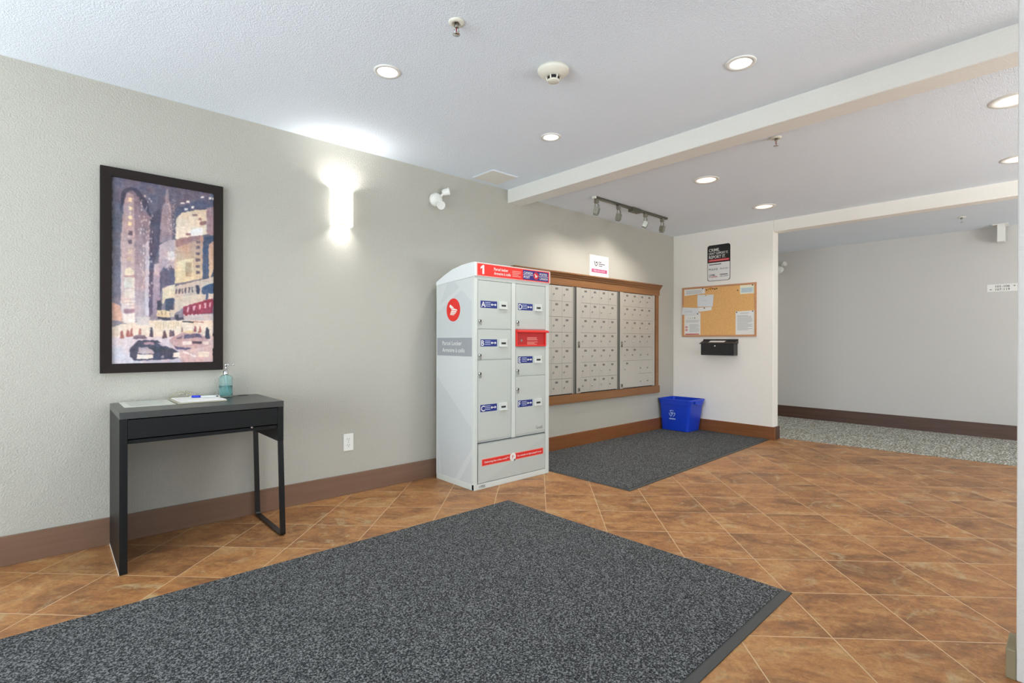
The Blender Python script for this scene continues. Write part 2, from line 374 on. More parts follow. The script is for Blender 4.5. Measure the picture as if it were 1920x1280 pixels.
downlight(*LA[2], H1, 0.052, 0.067, LAMP, 'small bright recessed ceiling light behind the smoke detector, nearest the ceiling panel', G1, 28, COOL, True)
downlight(*LB[0], H2, 0.078, 0.100, LAMPW, 'warm round recessed ceiling light just beyond the beam, right of the track light', G2, 17, WARM, False)
downlight(*LB[1], H2, 0.078, 0.106, LAMPW, 'warm round recessed ceiling light nearest the back wall above the crime sign', G2, 17, WARM, False)
downlight(*LB[2], H2, 0.082, 0.112, LAMPW, 'large warm recessed ceiling light cut by the right edge, nearest the beam', G2, 9, WARM, False)
downlight(*LB[3], H2, 0.078, 0.106, LAMPW, 'warm recessed ceiling light cut by the right edge, just above the hall opening', G2, 9, WARM, False)
area('hall_ceiling_lamp', (6.9, 0.9, 2.33), (0, 0, -1), 0.3, 0.9, 14, (1, 0.99, 0.97))
area('hall_ceiling_lamp', (6.9, -4.4, 2.33), (0, 0, -1), 0.3, 0.9, 12, (1, 0.99, 0.97))

# ------------------------------------------------------------------ ceiling devices
def sprinkler(x, y, H, label):
    t = empty('fire_sprinkler', (x, y, H), label, 'sprinkler', 'pendent sprinkler heads')
    mb = MB(); mb.lathe([(0.034, 0), (0.034, -0.004), (0.028, -0.009), (0.017, -0.010), (0.014, -0.004)], (x, y, H), DETEC, n=28); obj('escutcheon', mb, t)
    mb = MB(); mb.lathe([(0.009, 0), (0.009, -0.018), (0.006, -0.022)], (x, y, H-0.004), STEEL, n=14)
    for s_ in (-1, 1): mb.tube([(x+s_*0.009, y, H-0.02), (x+s_*0.013, y, H-0.035), (x+s_*0.004, y, H-0.052)], 0.0022, CHROME, 8)
    mb.rod((x, y, H-0.02), (x, y, H-0.05), 0.0022, mat('red_glass_bulb', (150, 40, 40), 0.2), 8); obj('frame', mb, t)
    mb = MB(); mb.lathe([(0.004, 0), (0.016, -0.001), (0.016, -0.003), (0.002, -0.004)], (x, y, H-0.052), CHROME, n=16); obj('deflector', mb, t)
sprinkler(1.286, -1.668, H1, 'white fire sprinkler head hanging near the top edge of the picture')
sprinkler(3.499, -2.128, H2, 'small fire sprinkler head just behind the lower edge of the ceiling beam')
sprinkler(6.952, -2.642, HH, 'small fire sprinkler head on the hall ceiling')
t = empty('smoke_detector', (1.870, -1.683, H1), 'round cream smoke detector on the textured ceiling', 'smoke detector')
c = (1.870, -1.683, H1)
mb = MB(); mb.lathe([(0.078, 0), (0.078, -0.012), (0.074, -0.018), (0.050, -0.034), (0.036, -0.038)], c, DETEC, n=44); obj('base', mb, t)
mb = MB(); mb.lathe([(0.028, -0.036), (0.028, -0.056)], c, DARKGAP, n=28); obj('chamber', mb, t)
mb = MB(); mb.lathe([(0.030, -0.054), (0.031, -0.058), (0.027, -0.062), (0.001, -0.063)], c, DETEC, n=32)
for k in range(6):
    a = k*math.pi/3+0.3; d = V((math.cos(a), math.sin(a), 0)); mb.rod(V(c)+d*0.035+V((0, 0, -0.036)), V(c)+d*0.030+V((0, 0, -0.058)), 0.004, DETEC, 8)
obj('cap', mb, t)
mb = MB(); mb.box(2.602, 2.876, -0.338, -0.075, H1-0.006, H1, CEIL, 0.0015); mb.box(2.609, 2.869, -0.331, -0.082, H1-0.009, H1-0.006, BEAM, 0.001)
tag(obj('access_panel', mb, origin=(2.74, -0.2, H1)), 'square white access panel set in the ceiling beside the beam', 'access panel')
# hall ceiling sign box, seen from its narrow end
t = empty('hanging_sign_box', (7.71, -2.885, HH), 'narrow white box hanging from the hall ceiling above the room number sign', 'sign box')
mb = MB(); mb.box(7.63, 7.80, -2.945, -2.815, HH-0.010, HH, WHITE, 0.002); obj('ceiling_plate', mb, t)
mb = MB(); mb.box(7.633, 7.79, -2.914, -2.854, 2.165, HH-0.010, WHITE, 0.004); obj('housing', mb, t)

# ------------------------------------------------------------------ track light
t = empty('track_light', (4.3, -0.48, H2), 'steel track light with four spotlight heads on the ceiling above the mailboxes', 'track light')
mb = MB(); mb.box(3.70, 4.915, -0.498, -0.462, H2-0.020, H2, mat('track_metal', (104, 103, 92), 0.35, 0.7), 0.002); obj('track', mb, t)
mb = MB(); mb.box(4.26, 4.40, -0.51, -0.45, H2-0.042, H2-0.0005, MATS['track_metal'], 0.004); obj('power_feed', mb, t)
mb = MB(); mb.box(3.683, 3.70, -0.50, -0.46, H2-0.022, H2, WHITE, 0.001); obj('end_cap', mb, t)
HEADM = mat('spot_head_metal', (150, 148, 136), 0.3, 0.8)
for i, (x, tilt, yaw) in enumerate(((3.726, 0.30, 0.5), (4.062, 0.25, 0.4), (4.517, 0.45, 0.6), (4.831, 0.15, 0.0))):
    o0 = V((x, -0.48, H2-0.02)); h = obj_head = None
    mb = MB(); mb.box(x-0.018, x+0.018, -0.496, -0.464, H2-0.058, H2-0.021, HEADM, 0.003)
    h = obj('spot_head', mb, t, origin=o0)
    ctr = V((x, -0.48, H2-0.128)); d = V((math.sin(tilt)*math.sin(yaw)*-0.4, math.sin(tilt), -math.cos(tilt))).normalized(); sd = V((1, 0, 0))
    mb = MB()
    for s_ in (-1, 1): mb.tube([V((x, -0.48, H2-0.058)), V((x+s_*0.022, -0.48, H2-0.063)), ctr+V((s_*0.024, 0, 0))], 0.003, HEADM, 6)
    mb.tube([V((x, -0.48, H2-0.058)), V((x+0.035, -0.48, H2-0.066)), V((x+0.04, -0.48, H2-0.085)), V((x+0.012, -0.48, H2-0.105))], 0.0015, BLKMET, 6); obj('yoke', mb, h)
    mb = MB(); q = V((0, 0, 1)).rotation_difference(d)
    b = bmesh.new(); bmesh.ops.create_cube(b, size=1); bmesh.ops.bevel(b, geom=b.edges[:], offset=0.06, segments=2, affect='EDGES')
    mb.join(b, HEADM, Matrix.Translation(ctr) @ q.to_matrix().to_4x4() @ Matrix.Diagonal((0.046, 0.046, 0.058, 1)))
    mb.lathe([(0.021, 0.0), (0.024, 0.012), (0.022, 0.013), (0.016, 0.002)], ctr+d*0.027, HEADM, d, 20); obj('lamp_housing', mb, h)
    mb = MB(); mb.lathe([(0.016, 0.0), (0.001, 0.002)], ctr+d*0.0305, LAMPW, d, 20); obj('bulb', mb, h)
    spot('track_lamp', ctr+d*0.045, d+V((0, 0.1, 0)), 13, WARM, 125, 1.0, 0.02)

# ------------------------------------------------------------------ wall sconce
cx, w_, z0, z1 = 1.505, 0.073, 1.872, 2.122
t = empty('wall_sconce', (cx, 0, z0), 'glowing white curved glass wall sconce between the picture and the emergency light', 'wall light')
mb = MB(); mb.box(cx-0.05, cx+0.05, -0.014, 0, z0+0.03, z1-0.03, WHITE, 0.002); obj('back_plate', mb, t)
mb = MB(); n = 24
def arc(r, z): return [V((cx+math.cos(math.pi*k/n)*r*w_, -0.004-math.sin(math.pi*k/n)**0.7*0.095*r, z)) for k in range(n+1)]
for zz0, zz1, r in ((z0, z1, 1.0),):
    A, B, C_, D_ = arc(1, z0), arc(1, z1), arc(0.94, z0), arc(0.94, z1)
    for a, b, fl in ((A, B, 0), (D_, C_, 0), (B, D_, 0), (C_, A, 0)):
        for k in range(n):
            f = mb.face((a[k], a[k+1], b[k+1], b[k]), SHADE); f.smooth = True
bmesh.ops.remove_doubles(mb.bm, verts=mb.bm.verts[:], dist=1e-5)
obj('glass_shade', mb, t)
sc_t = t
area('sconce_up', (cx, -0.055, z1-0.03), (0, 0.05, 1), 0.11, 0.07, 2.6, (1, 0.985, 0.96))
area('sconce_down', (cx, -0.055, z0+0.03), (0, 0.05, -1), 0.10, 0.06, 0.5, (1, 0.985, 0.96), math.radians(110))

copy_tree(sc_t, (-0.75, 0, z0), 'second curved glass wall sconce left of the picture, outside the photograph')
area('sconce_up', (-0.75, -0.055, z1-0.03), (0, 0.05, 1), 0.11, 0.07, 2.6, (1, 0.985, 0.96)); area('sconce_down', (-0.75, -0.055, z0+0.03), (0, 0.05, -1), 0.10, 0.06, 0.5, (1, 0.985, 0.96), math.radians(110))
# ------------------------------------------------------------------ emergency lights
def emergency(x, y, z, n, r, label):
    n, r = V(n), V(r); u = V((0, 0, 1)); o = V((x, y, z))
    t = empty('emergency_light', o, label, 'emergency light')
    mb = MB(); mb.lathe([(0.056, 0), (0.056, 0.02), (0.046, 0.042), (0.02, 0.05)], o, WHITE, n, 32); obj('housing', mb, t)
    for dirv, off in (((r*0.75+u*0.22+n*0.5), r*0.072+u*0.068+n*0.05), ((n*0.9-r*0.25-u*0.35), r*0.0+u*-0.052+n*0.075)):
        dirv = dirv.normalized(); c0 = o+off
        mb = MB(); mb.rod(o+n*0.03+(off-n*off.dot(n))*0.35, c0-dirv*0.01, 0.010, WHITE, 12)
        mb.lathe([(0.018, -0.032), (0.026, -0.02), (0.030, 0.018), (0.034, 0.026), (0.030, 0.028), (0.026, 0.02)], c0, WHITE, dirv, 24); h = obj('lamp_head', mb, t)
        mb = MB(); mb.lathe([(0.026, 0.019), (0.012, 0.014), (0.001, 0.013)], c0+dirv*0.003, mat('frosted_lens', (225, 225, 220), 0.3), dirv, 20); obj('reflector', mb, h)
emergency(2.285, 0, 2.20, (0, -1, 0), (1, 0, 0), 'white two-headed emergency light on the long wall right of the sconce')
emergency(XF, -0.555, 2.11, (-1, 0, 0), (0, -1, 0), 'white two-headed emergency light on the hall wall, half hidden by the opening edge')

# ------------------------------------------------------------------ wall outlet
t = empty('wall_outlet', (1.564, 0, 0.365), 'white double socket outlet low on the long wall', 'outlet')
mb = MB(); mb.box(1.528, 1.600, -0.006, 0, 0.306, 0.424, WHITE, 0.002); obj('cover_plate', mb, t)
for zc in (0.386, 0.344):
    mb = MB(); mb.disc((1.564, -0.006, zc), (1, 0, 0), (0, 0, 1), 0, 0, 0.017, 0.003, WHITE, ry=0.015); s_ = obj('socket', mb, t)
    mb = MB()
    for a, b_, c_, d_ in ((-0.008, -0.006, -0.002, 0.008), (0.005, 0.007, -0.001, 0.007), (-0.002, 0.002, -0.011, -0.006)):
        mb.plate((1.564, -0.009, zc), (1, 0, 0), (0, 0, 1), a, b_, c_, d_, 0.0004, INK)
    obj('slots', mb, s_)
mb = MB(); mb.lathe([(0.003, 0), (0.001, 0.001)], (1.564, -0.006, 0.365), STEEL, (0, -1, 0), 12); obj('screw', mb, t)
# ------------------------------------------------------------------ framed picture
RX, UZ = (1, 0, 0), (0, 0, 1)
t = empty('framed_picture', (0.485, 0, 0.905), 'large dark-framed painting of a city street at night hanging above the console table', 'picture')
mb = MB(); fx0, fx1, fz0, fz1, iw = 0.198, 0.770, 0.905, 1.992, 0.048
O = [(fx0, fz0), (fx1, fz0), (fx1, fz1), (fx0, fz1)]; I = [(fx0+iw, fz0+iw), (fx1-iw, fz0+iw), (fx1-iw, fz1-iw), (fx0+iw, fz1-iw)]
for k in range(4):
    a, b, c_, d_ = O[k], O[(k+1) % 4], I[(k+1) % 4], I[k]
    e = 0.0004
    P = [V((x, 0, z)) for x, z in (a, b, c_, d_)]; Fp = [V((x, -0.032, z)) for x, z in (a, b, c_, d_)]
    Fp[2].y = Fp[3].y = -0.029
    for q in ((Fp[0], Fp[1], Fp[2], Fp[3]), (P[0], P[1], Fp[1], Fp[0]), (P[3], P[2], Fp[2], Fp[3])): mb.face(q, FRAMEW)
bmesh.ops.remove_doubles(mb.bm, verts=mb.bm.verts[:], dist=1e-5)
obj('frame', mb, t, bevel=0.0015, recalc=False)
# brush patches of the print: two colours (top, bottom), then the outline in thousandths of the width and height
PATCHES = [
[104, 96, 118, 84, 88, 112, 5, 1011, 1026, 1023, 1027, 637, 6, 582],
[84, 88, 112, 150, 135, 150, 6, 591, 1027, 648, 1028, 166, -10, 161],
[92, 96, 116, 112, 106, 126, 5, 806, 104, 821, 85, 355, 6, 352],
[58, 58, 84, 70, 66, 92, 77, 812, 85, 904, 109, 945, 182, 962, 248, 952, 323, 891, 356, 830, 352, 730, 298, 815, 231, 908, 165, 929, 109, 875],
[118, 100, 118, 196, 178, 186, 109, 875, 141, 934, 190, 943, 248, 909, 306, 845, 349, 809, 346, 233, 85, 229, 80, 644],
[165, 140, 145, 220, 200, 200, 109, 875, 141, 929, 201, 919, 208, 593, 206, 231, 85, 229, 80, 644],
[190, 180, 195, 205, 200, 215, 307, 658, 346, 680, 346, 262, 307, 262],
[242, 216, 168, 242, 216, 168, 151, 899, 185, 902, 185, 882, 151, 879],
[242, 216, 168, 242, 216, 168, 151, 852, 185, 855, 185, 835, 151, 833],
[242, 216, 168, 242, 216, 168, 151, 803, 185, 806, 185, 787, 151, 784],
[242, 216, 168, 242, 216, 168, 151, 768, 185, 771, 185, 751, 151, 749],
[92, 78, 96, 92, 78, 96, 149, 720, 184, 722, 184, 701, 149, 698],
[92, 78, 96, 92, 78, 96, 149, 671, 184, 673, 184, 652, 149, 650],
[205, 185, 165, 205, 185, 165, 143, 620, 185, 623, 185, 599, 143, 597],
[205, 185, 165, 205, 185, 165, 143, 579, 185, 581, 185, 557, 143, 555],
[228, 220, 192, 228, 220, 192, 114, 479, 124, 509, 159, 526, 189, 514, 209, 483],
[178, 140, 142, 178, 140, 142, 109, 477, 212, 481, 212, 472, 109, 467],
[214, 216, 206, 214, 216, 206, 114, 466, 209, 470, 209, 413, 114, 410],
[222, 214, 204, 222, 214, 204, 114, 404, 209, 407, 209, 358, 114, 355],
[236, 226, 212, 236, 226, 212, 114, 344, 209, 340, 209, 335, 114, 337],
[236, 226, 212, 236, 226, 212, 114, 328, 209, 325, 209, 319, 114, 322],
[236, 226, 212, 236, 226, 212, 114, 311, 209, 307, 209, 301, 114, 304],
[165, 125, 140, 165, 125, 140, 111, 295, 212, 297, 212, 276, 111, 274],
[244, 232, 222, 244, 232, 222, 106, 270, 209, 272, 209, 221, 106, 220],
[66, 70, 98, 88, 70, 102, 349, 814, 452, 867, 445, 666, 387, 543, 380, 283, 341, 257],
[158, 140, 150, 148, 130, 146, 515, 991, 522, 970, 533, 960, 536, 913, 558, 876, 572, 755, 565, 692, 444, 674, 452, 767, 469, 879, 497, 910, 504, 968],
[196, 178, 184, 150, 132, 160, 438, 658, 505, 688, 594, 704, 594, 440, 470, 421, 435, 279, 377, 278, 380, 482, 394, 553, 439, 561],
[200, 180, 190, 200, 180, 190, 394, 553, 435, 555, 435, 493, 394, 491],
[228, 224, 222, 228, 224, 222, 519, 630, 590, 634, 590, 583, 519, 579],
[92, 88, 116, 80, 80, 112, 446, 505, 480, 542, 516, 529, 540, 555, 594, 532, 594, 448, 470, 424, 446, 365],
[218, 200, 172, 238, 230, 212, 603, 817, 666, 859, 777, 883, 929, 902, 925, 753, 777, 732, 603, 704],
[245, 244, 244, 245, 244, 244, 721, 745, 786, 776, 883, 793, 883, 750, 777, 732],
[150, 112, 112, 150, 112, 112, 777, 863, 824, 867, 824, 855, 777, 851],
[150, 112, 112, 150, 112, 112, 833, 847, 868, 850, 868, 833, 833, 830],
[150, 112, 112, 150, 112, 112, 856, 826, 921, 831, 921, 809, 856, 805],
[150, 112, 112, 150, 112, 112, 703, 746, 758, 750, 758, 737, 703, 733],
[88, 90, 120, 70, 80, 112, 593, 879, 693, 903, 1007, 1005, 1007, 923, 929, 902, 777, 886, 666, 863, 594, 818],
[156, 130, 142, 170, 134, 138, 925, 911, 1011, 925, 1011, 752, 925, 752],
[182, 142, 128, 228, 212, 172, 594, 700, 853, 744, 887, 741, 880, 492, 594, 448],
[150, 118, 128, 165, 125, 125, 603, 696, 853, 744, 853, 722, 605, 655],
[232, 220, 178, 226, 210, 168, 612, 574, 777, 608, 789, 478, 612, 455],
[190, 165, 130, 190, 165, 130, 703, 578, 768, 582, 768, 498, 703, 496],
[110, 92, 105, 110, 92, 105, 811, 709, 853, 712, 853, 695, 811, 693],
[110, 92, 105, 110, 92, 105, 811, 678, 853, 680, 853, 664, 811, 661],
[110, 92, 105, 110, 92, 105, 811, 641, 853, 644, 853, 627, 811, 625],
[110, 92, 105, 110, 92, 105, 811, 605, 853, 607, 853, 590, 811, 588],
[110, 92, 105, 110, 92, 105, 811, 568, 853, 570, 853, 553, 811, 551],
[110, 92, 105, 110, 92, 105, 811, 532, 853, 533, 853, 517, 811, 515],
[56, 76, 112, 62, 80, 118, 895, 736, 1011, 754, 1004, 463, 882, 435],
[204, 156, 132, 224, 196, 160, 945, 697, 1011, 722, 1000, 540, 949, 479],
[232, 220, 192, 224, 210, 176, 470, 418, 594, 448, 594, 369, 470, 333],
[208, 192, 176, 200, 186, 176, 594, 435, 1008, 508, 1000, 407, 594, 353],
[84, 74, 92, 84, 74, 92, 603, 418, 619, 421, 616, 394, 603, 389],
[84, 74, 92, 84, 74, 92, 634, 421, 650, 424, 647, 397, 634, 392],
[84, 74, 92, 84, 74, 92, 663, 424, 680, 427, 676, 400, 663, 395],
[84, 74, 92, 84, 74, 92, 696, 427, 713, 430, 709, 403, 696, 398],
[84, 74, 92, 84, 74, 92, 731, 431, 748, 434, 744, 406, 731, 402],
[84, 74, 92, 84, 74, 92, 763, 434, 779, 437, 776, 410, 763, 405],
[50, 52, 86, 50, 52, 86, 811, 448, 849, 451, 846, 399, 819, 396],
[218, 206, 184, 212, 192, 176, 594, 369, 891, 403, 891, 340, 667, 309, 594, 277],
[44, 60, 92, 52, 58, 90, 497, 360, 582, 370, 582, 279, 497, 275],
[46, 50, 80, 46, 50, 80, 421, 349, 463, 350, 463, 282, 422, 282],
[44, 70, 112, 60, 84, 124, 876, 438, 1008, 472, 996, 380, 876, 364],
[214, 200, 184, 214, 200, 184, 853, 399, 914, 401, 915, 354, 853, 353],
[232, 216, 196, 232, 216, 196, 940, 405, 1000, 407, 1000, 371, 940, 370],
[158, 34, 66, 146, 28, 62, 676, 321, 996, 378, 992, 292, 676, 271],
[226, 170, 184, 226, 170, 184, 718, 320, 744, 325, 737, 296, 722, 289],
[226, 170, 184, 226, 170, 184, 778, 328, 804, 333, 797, 304, 782, 297],
[226, 170, 184, 226, 170, 184, 838, 336, 865, 341, 857, 312, 842, 305],
[226, 170, 184, 226, 170, 184, 899, 345, 926, 349, 918, 320, 903, 313],
[226, 170, 184, 226, 170, 184, 949, 351, 977, 356, 969, 326, 953, 319],
[250, 232, 228, 250, 232, 228, 682, 278, 696, 278, 696, 271, 682, 271],
[250, 232, 228, 250, 232, 228, 722, 279, 737, 279, 737, 272, 722, 272],
[250, 232, 228, 250, 232, 228, 763, 280, 778, 280, 778, 273, 763, 272],
[250, 232, 228, 250, 232, 228, 804, 280, 819, 281, 819, 273, 804, 273],
[250, 232, 228, 250, 232, 228, 846, 281, 861, 281, 861, 274, 846, 274],
[250, 232, 228, 250, 232, 228, 888, 282, 903, 282, 903, 275, 888, 274],
[250, 232, 228, 250, 232, 228, 930, 283, 946, 283, 946, 275, 930, 275],
[250, 232, 228, 250, 232, 228, 973, 283, 988, 284, 988, 276, 973, 276],
[228, 210, 168, 222, 200, 160, 418, 296, 544, 294, 544, 258, 418, 258],
[212, 196, 176, 212, 196, 176, 548, 298, 594, 299, 594, 261, 548, 261],
[170, 140, 110, 170, 140, 110, 432, 288, 442, 288, 442, 268, 432, 268],
[170, 140, 110, 170, 140, 110, 463, 289, 474, 289, 474, 269, 463, 268],
[170, 140, 110, 170, 140, 110, 495, 289, 505, 289, 505, 269, 495, 269],
[46, 42, 70, 46, 42, 70, 427, 256, 548, 258, 548, 245, 427, 244],
[48, 46, 74, 48, 46, 74, 474, 248, 495, 249, 495, 226, 474, 226],
[48, 46, 74, 48, 46, 74, 513, 249, 548, 249, 548, 227, 513, 227],
[44, 38, 64, 44, 38, 64, 594, 272, 631, 272, 631, 236, 595, 236],
[56, 48, 74, 56, 48, 74, 622, 259, 685, 260, 685, 233, 622, 232],
[206, 196, 190, 190, 180, 186, 685, 270, 1000, 286, 996, 239, 685, 233],
[222, 162, 136, 226, 180, 158, 6, 329, 77, 314, 101, 220, -2, 198],
[128, 118, 136, 150, 140, 150, -2, 233, 93, 229, 93, 199, -2, 195],
[238, 220, 196, 236, 218, 202, 93, 215, 350, 238, 992, 246, 993, 140, -6, 123, -6, 195],
[212, 206, 206, 212, 206, 206, 224, 256, 346, 257, 346, 213, 224, 211],
[226, 200, 150, 226, 200, 150, 404, 229, 413, 229, 413, 191, 404, 191],
[226, 200, 150, 226, 200, 150, 429, 230, 437, 230, 437, 192, 429, 192],
[226, 200, 150, 226, 200, 150, 453, 230, 462, 230, 462, 192, 453, 192],
[226, 200, 150, 226, 200, 150, 477, 230, 486, 230, 486, 192, 477, 192],
[226, 200, 150, 226, 200, 150, 502, 231, 511, 231, 511, 192, 502, 192],
[226, 200, 150, 226, 200, 150, 527, 231, 536, 231, 536, 192, 527, 192],
[226, 200, 150, 226, 200, 150, 552, 231, 560, 231, 561, 193, 552, 193],
[226, 200, 150, 226, 200, 150, 577, 232, 586, 232, 586, 193, 577, 193],
[226, 200, 150, 226, 200, 150, 602, 232, 611, 232, 611, 193, 602, 193],
[226, 200, 150, 226, 200, 150, 627, 232, 636, 232, 636, 193, 627, 193],
[226, 200, 150, 226, 200, 150, 652, 232, 662, 233, 662, 193, 653, 193],
[40, 36, 50, 40, 36, 50, 667, 237, 789, 238, 789, 231, 667, 230],
[190, 130, 120, 190, 130, 120, 789, 238, 892, 240, 892, 233, 789, 232],
[222, 212, 220, 206, 208, 226, -6, 147, 299, 148, 299, -7, -6, -3],
[222, 206, 212, 196, 186, 206, 291, 148, 631, 149, 667, -13, 291, -7],
[224, 196, 190, 212, 176, 178, 622, 149, 1000, 158, 993, -13, 658, -12],
[170, 96, 92, 170, 96, 92, 70, 137, 78, 168, 84, 179, 97, 179, 103, 169, 111, 137],
[176, 92, 84, 176, 92, 84, 131, 145, 137, 177, 142, 187, 152, 187, 157, 177, 163, 145],
[176, 92, 84, 176, 92, 84, 163, 147, 170, 180, 174, 191, 184, 192, 189, 180, 196, 147],
[180, 110, 100, 180, 110, 100, 240, 155, 247, 181, 252, 190, 262, 190, 267, 181, 274, 155],
[62, 44, 66, 62, 44, 66, 343, 145, 351, 178, 357, 189, 369, 189, 376, 178, 384, 145],
[96, 60, 66, 96, 60, 66, 471, 137, 480, 171, 486, 182, 500, 182, 507, 171, 516, 138],
[104, 76, 92, 104, 76, 92, 539, 148, 546, 177, 550, 186, 560, 187, 565, 177, 571, 148],
[84, 66, 88, 84, 66, 88, 562, 150, 568, 177, 572, 187, 581, 187, 585, 178, 591, 150],
[150, 104, 96, 150, 104, 96, 658, 173, 663, 194, 667, 202, 675, 202, 678, 195, 684, 173],
[150, 70, 70, 150, 70, 70, 789, 174, 795, 200, 800, 209, 809, 209, 813, 200, 819, 174],
[184, 104, 92, 184, 104, 92, 836, 172, 843, 199, 848, 208, 859, 208, 864, 199, 871, 172],
[42, 40, 66, 42, 40, 66, 905, 138, 916, 188, 924, 204, 940, 204, 948, 188, 959, 138],
[44, 36, 52, 44, 36, 52, 346, 195, 370, 198, 387, 178, 370, 189],
[132, 104, 118, 110, 86, 106, 191, 148, 224, 155, 307, 155, 333, 135, 193, 133],
[196, 150, 152, 206, 170, 168, 534, 129, 604, 152, 649, 169, 854, 168, 950, 128, 977, 100, 854, 81, 595, 80],
[84, 72, 104, 96, 80, 110, 696, 159, 846, 166, 877, 145, 689, 138],
[140, 110, 130, 90, 70, 100, 616, 142, 676, 159, 667, 140, 616, 134],
[238, 210, 150, 230, 196, 150, 676, 169, 689, 183, 778, 188, 797, 167],
[240, 224, 214, 240, 224, 214, 676, 121, 763, 121, 763, 101, 676, 101],
[236, 214, 206, 236, 214, 206, 882, 121, 950, 121, 950, 104, 882, 105],
[74, 50, 70, 74, 50, 70, 773, 121, 877, 121, 877, 107, 773, 107],
[110, 84, 120, 80, 66, 110, 577, 101, 613, 91, 778, 82, 704, 72, 613, 74],
[54, 54, 84, 44, 46, 78, 158, 73, 199, 102, 232, 123, 299, 129, 422, 127, 488, 99, 595, 74, 649, 54, 646, 29, 586, 20, 208, 16, 170, 36],
[190, 150, 164, 160, 130, 150, 302, 116, 377, 117, 398, 103, 299, 101],
[206, 176, 186, 180, 160, 180, 427, 113, 467, 111, 502, 93, 453, 97],
[170, 150, 160, 196, 176, 180, 249, 88, 324, 90, 405, 63, 384, 51, 236, 55],
[30, 34, 56, 36, 40, 64, 324, 90, 471, 89, 577, 64, 398, 61],
[240, 230, 220, 240, 230, 220, 229, 51, 381, 49, 381, 24, 229, 25],
[238, 226, 216, 238, 226, 216, 572, 58, 649, 58, 649, 29, 572, 30],
[40, 46, 84, 40, 46, 84, 381, 45, 572, 50, 566, 24, 381, 22],
[140, 140, 160, 140, 140, 160, 462, 41, 492, 41, 492, 26, 462, 27],
[244, 236, 236, 244, 236, 236, 676, 67, 816, 35, 801, 29, 676, 60],
[236, 222, 206, 236, 222, 206, 835, 61, 950, 60, 950, 30, 835, 31],
[236, 232, 226, 236, 232, 226, 862, 973, 896, 976, 896, 965, 862, 962],
[236, 232, 226, 236, 232, 226, 944, 976, 975, 978, 975, 965, 944, 962],
[236, 232, 226, 236, 232, 226, 985, 976, 1007, 978, 1007, 965, 985, 963],
[236, 232, 226, 236, 232, 226, 708, 934, 745, 938, 745, 924, 708, 921],
[236, 232, 226, 236, 232, 226, 762, 907, 792, 910, 792, 896, 762, 893],
[236, 232, 226, 236, 232, 226, 693, 890, 725, 892, 725, 880, 693, 877],
[236, 232, 226, 236, 232, 226, 651, 919, 693, 923, 693, 913, 651, 909]]
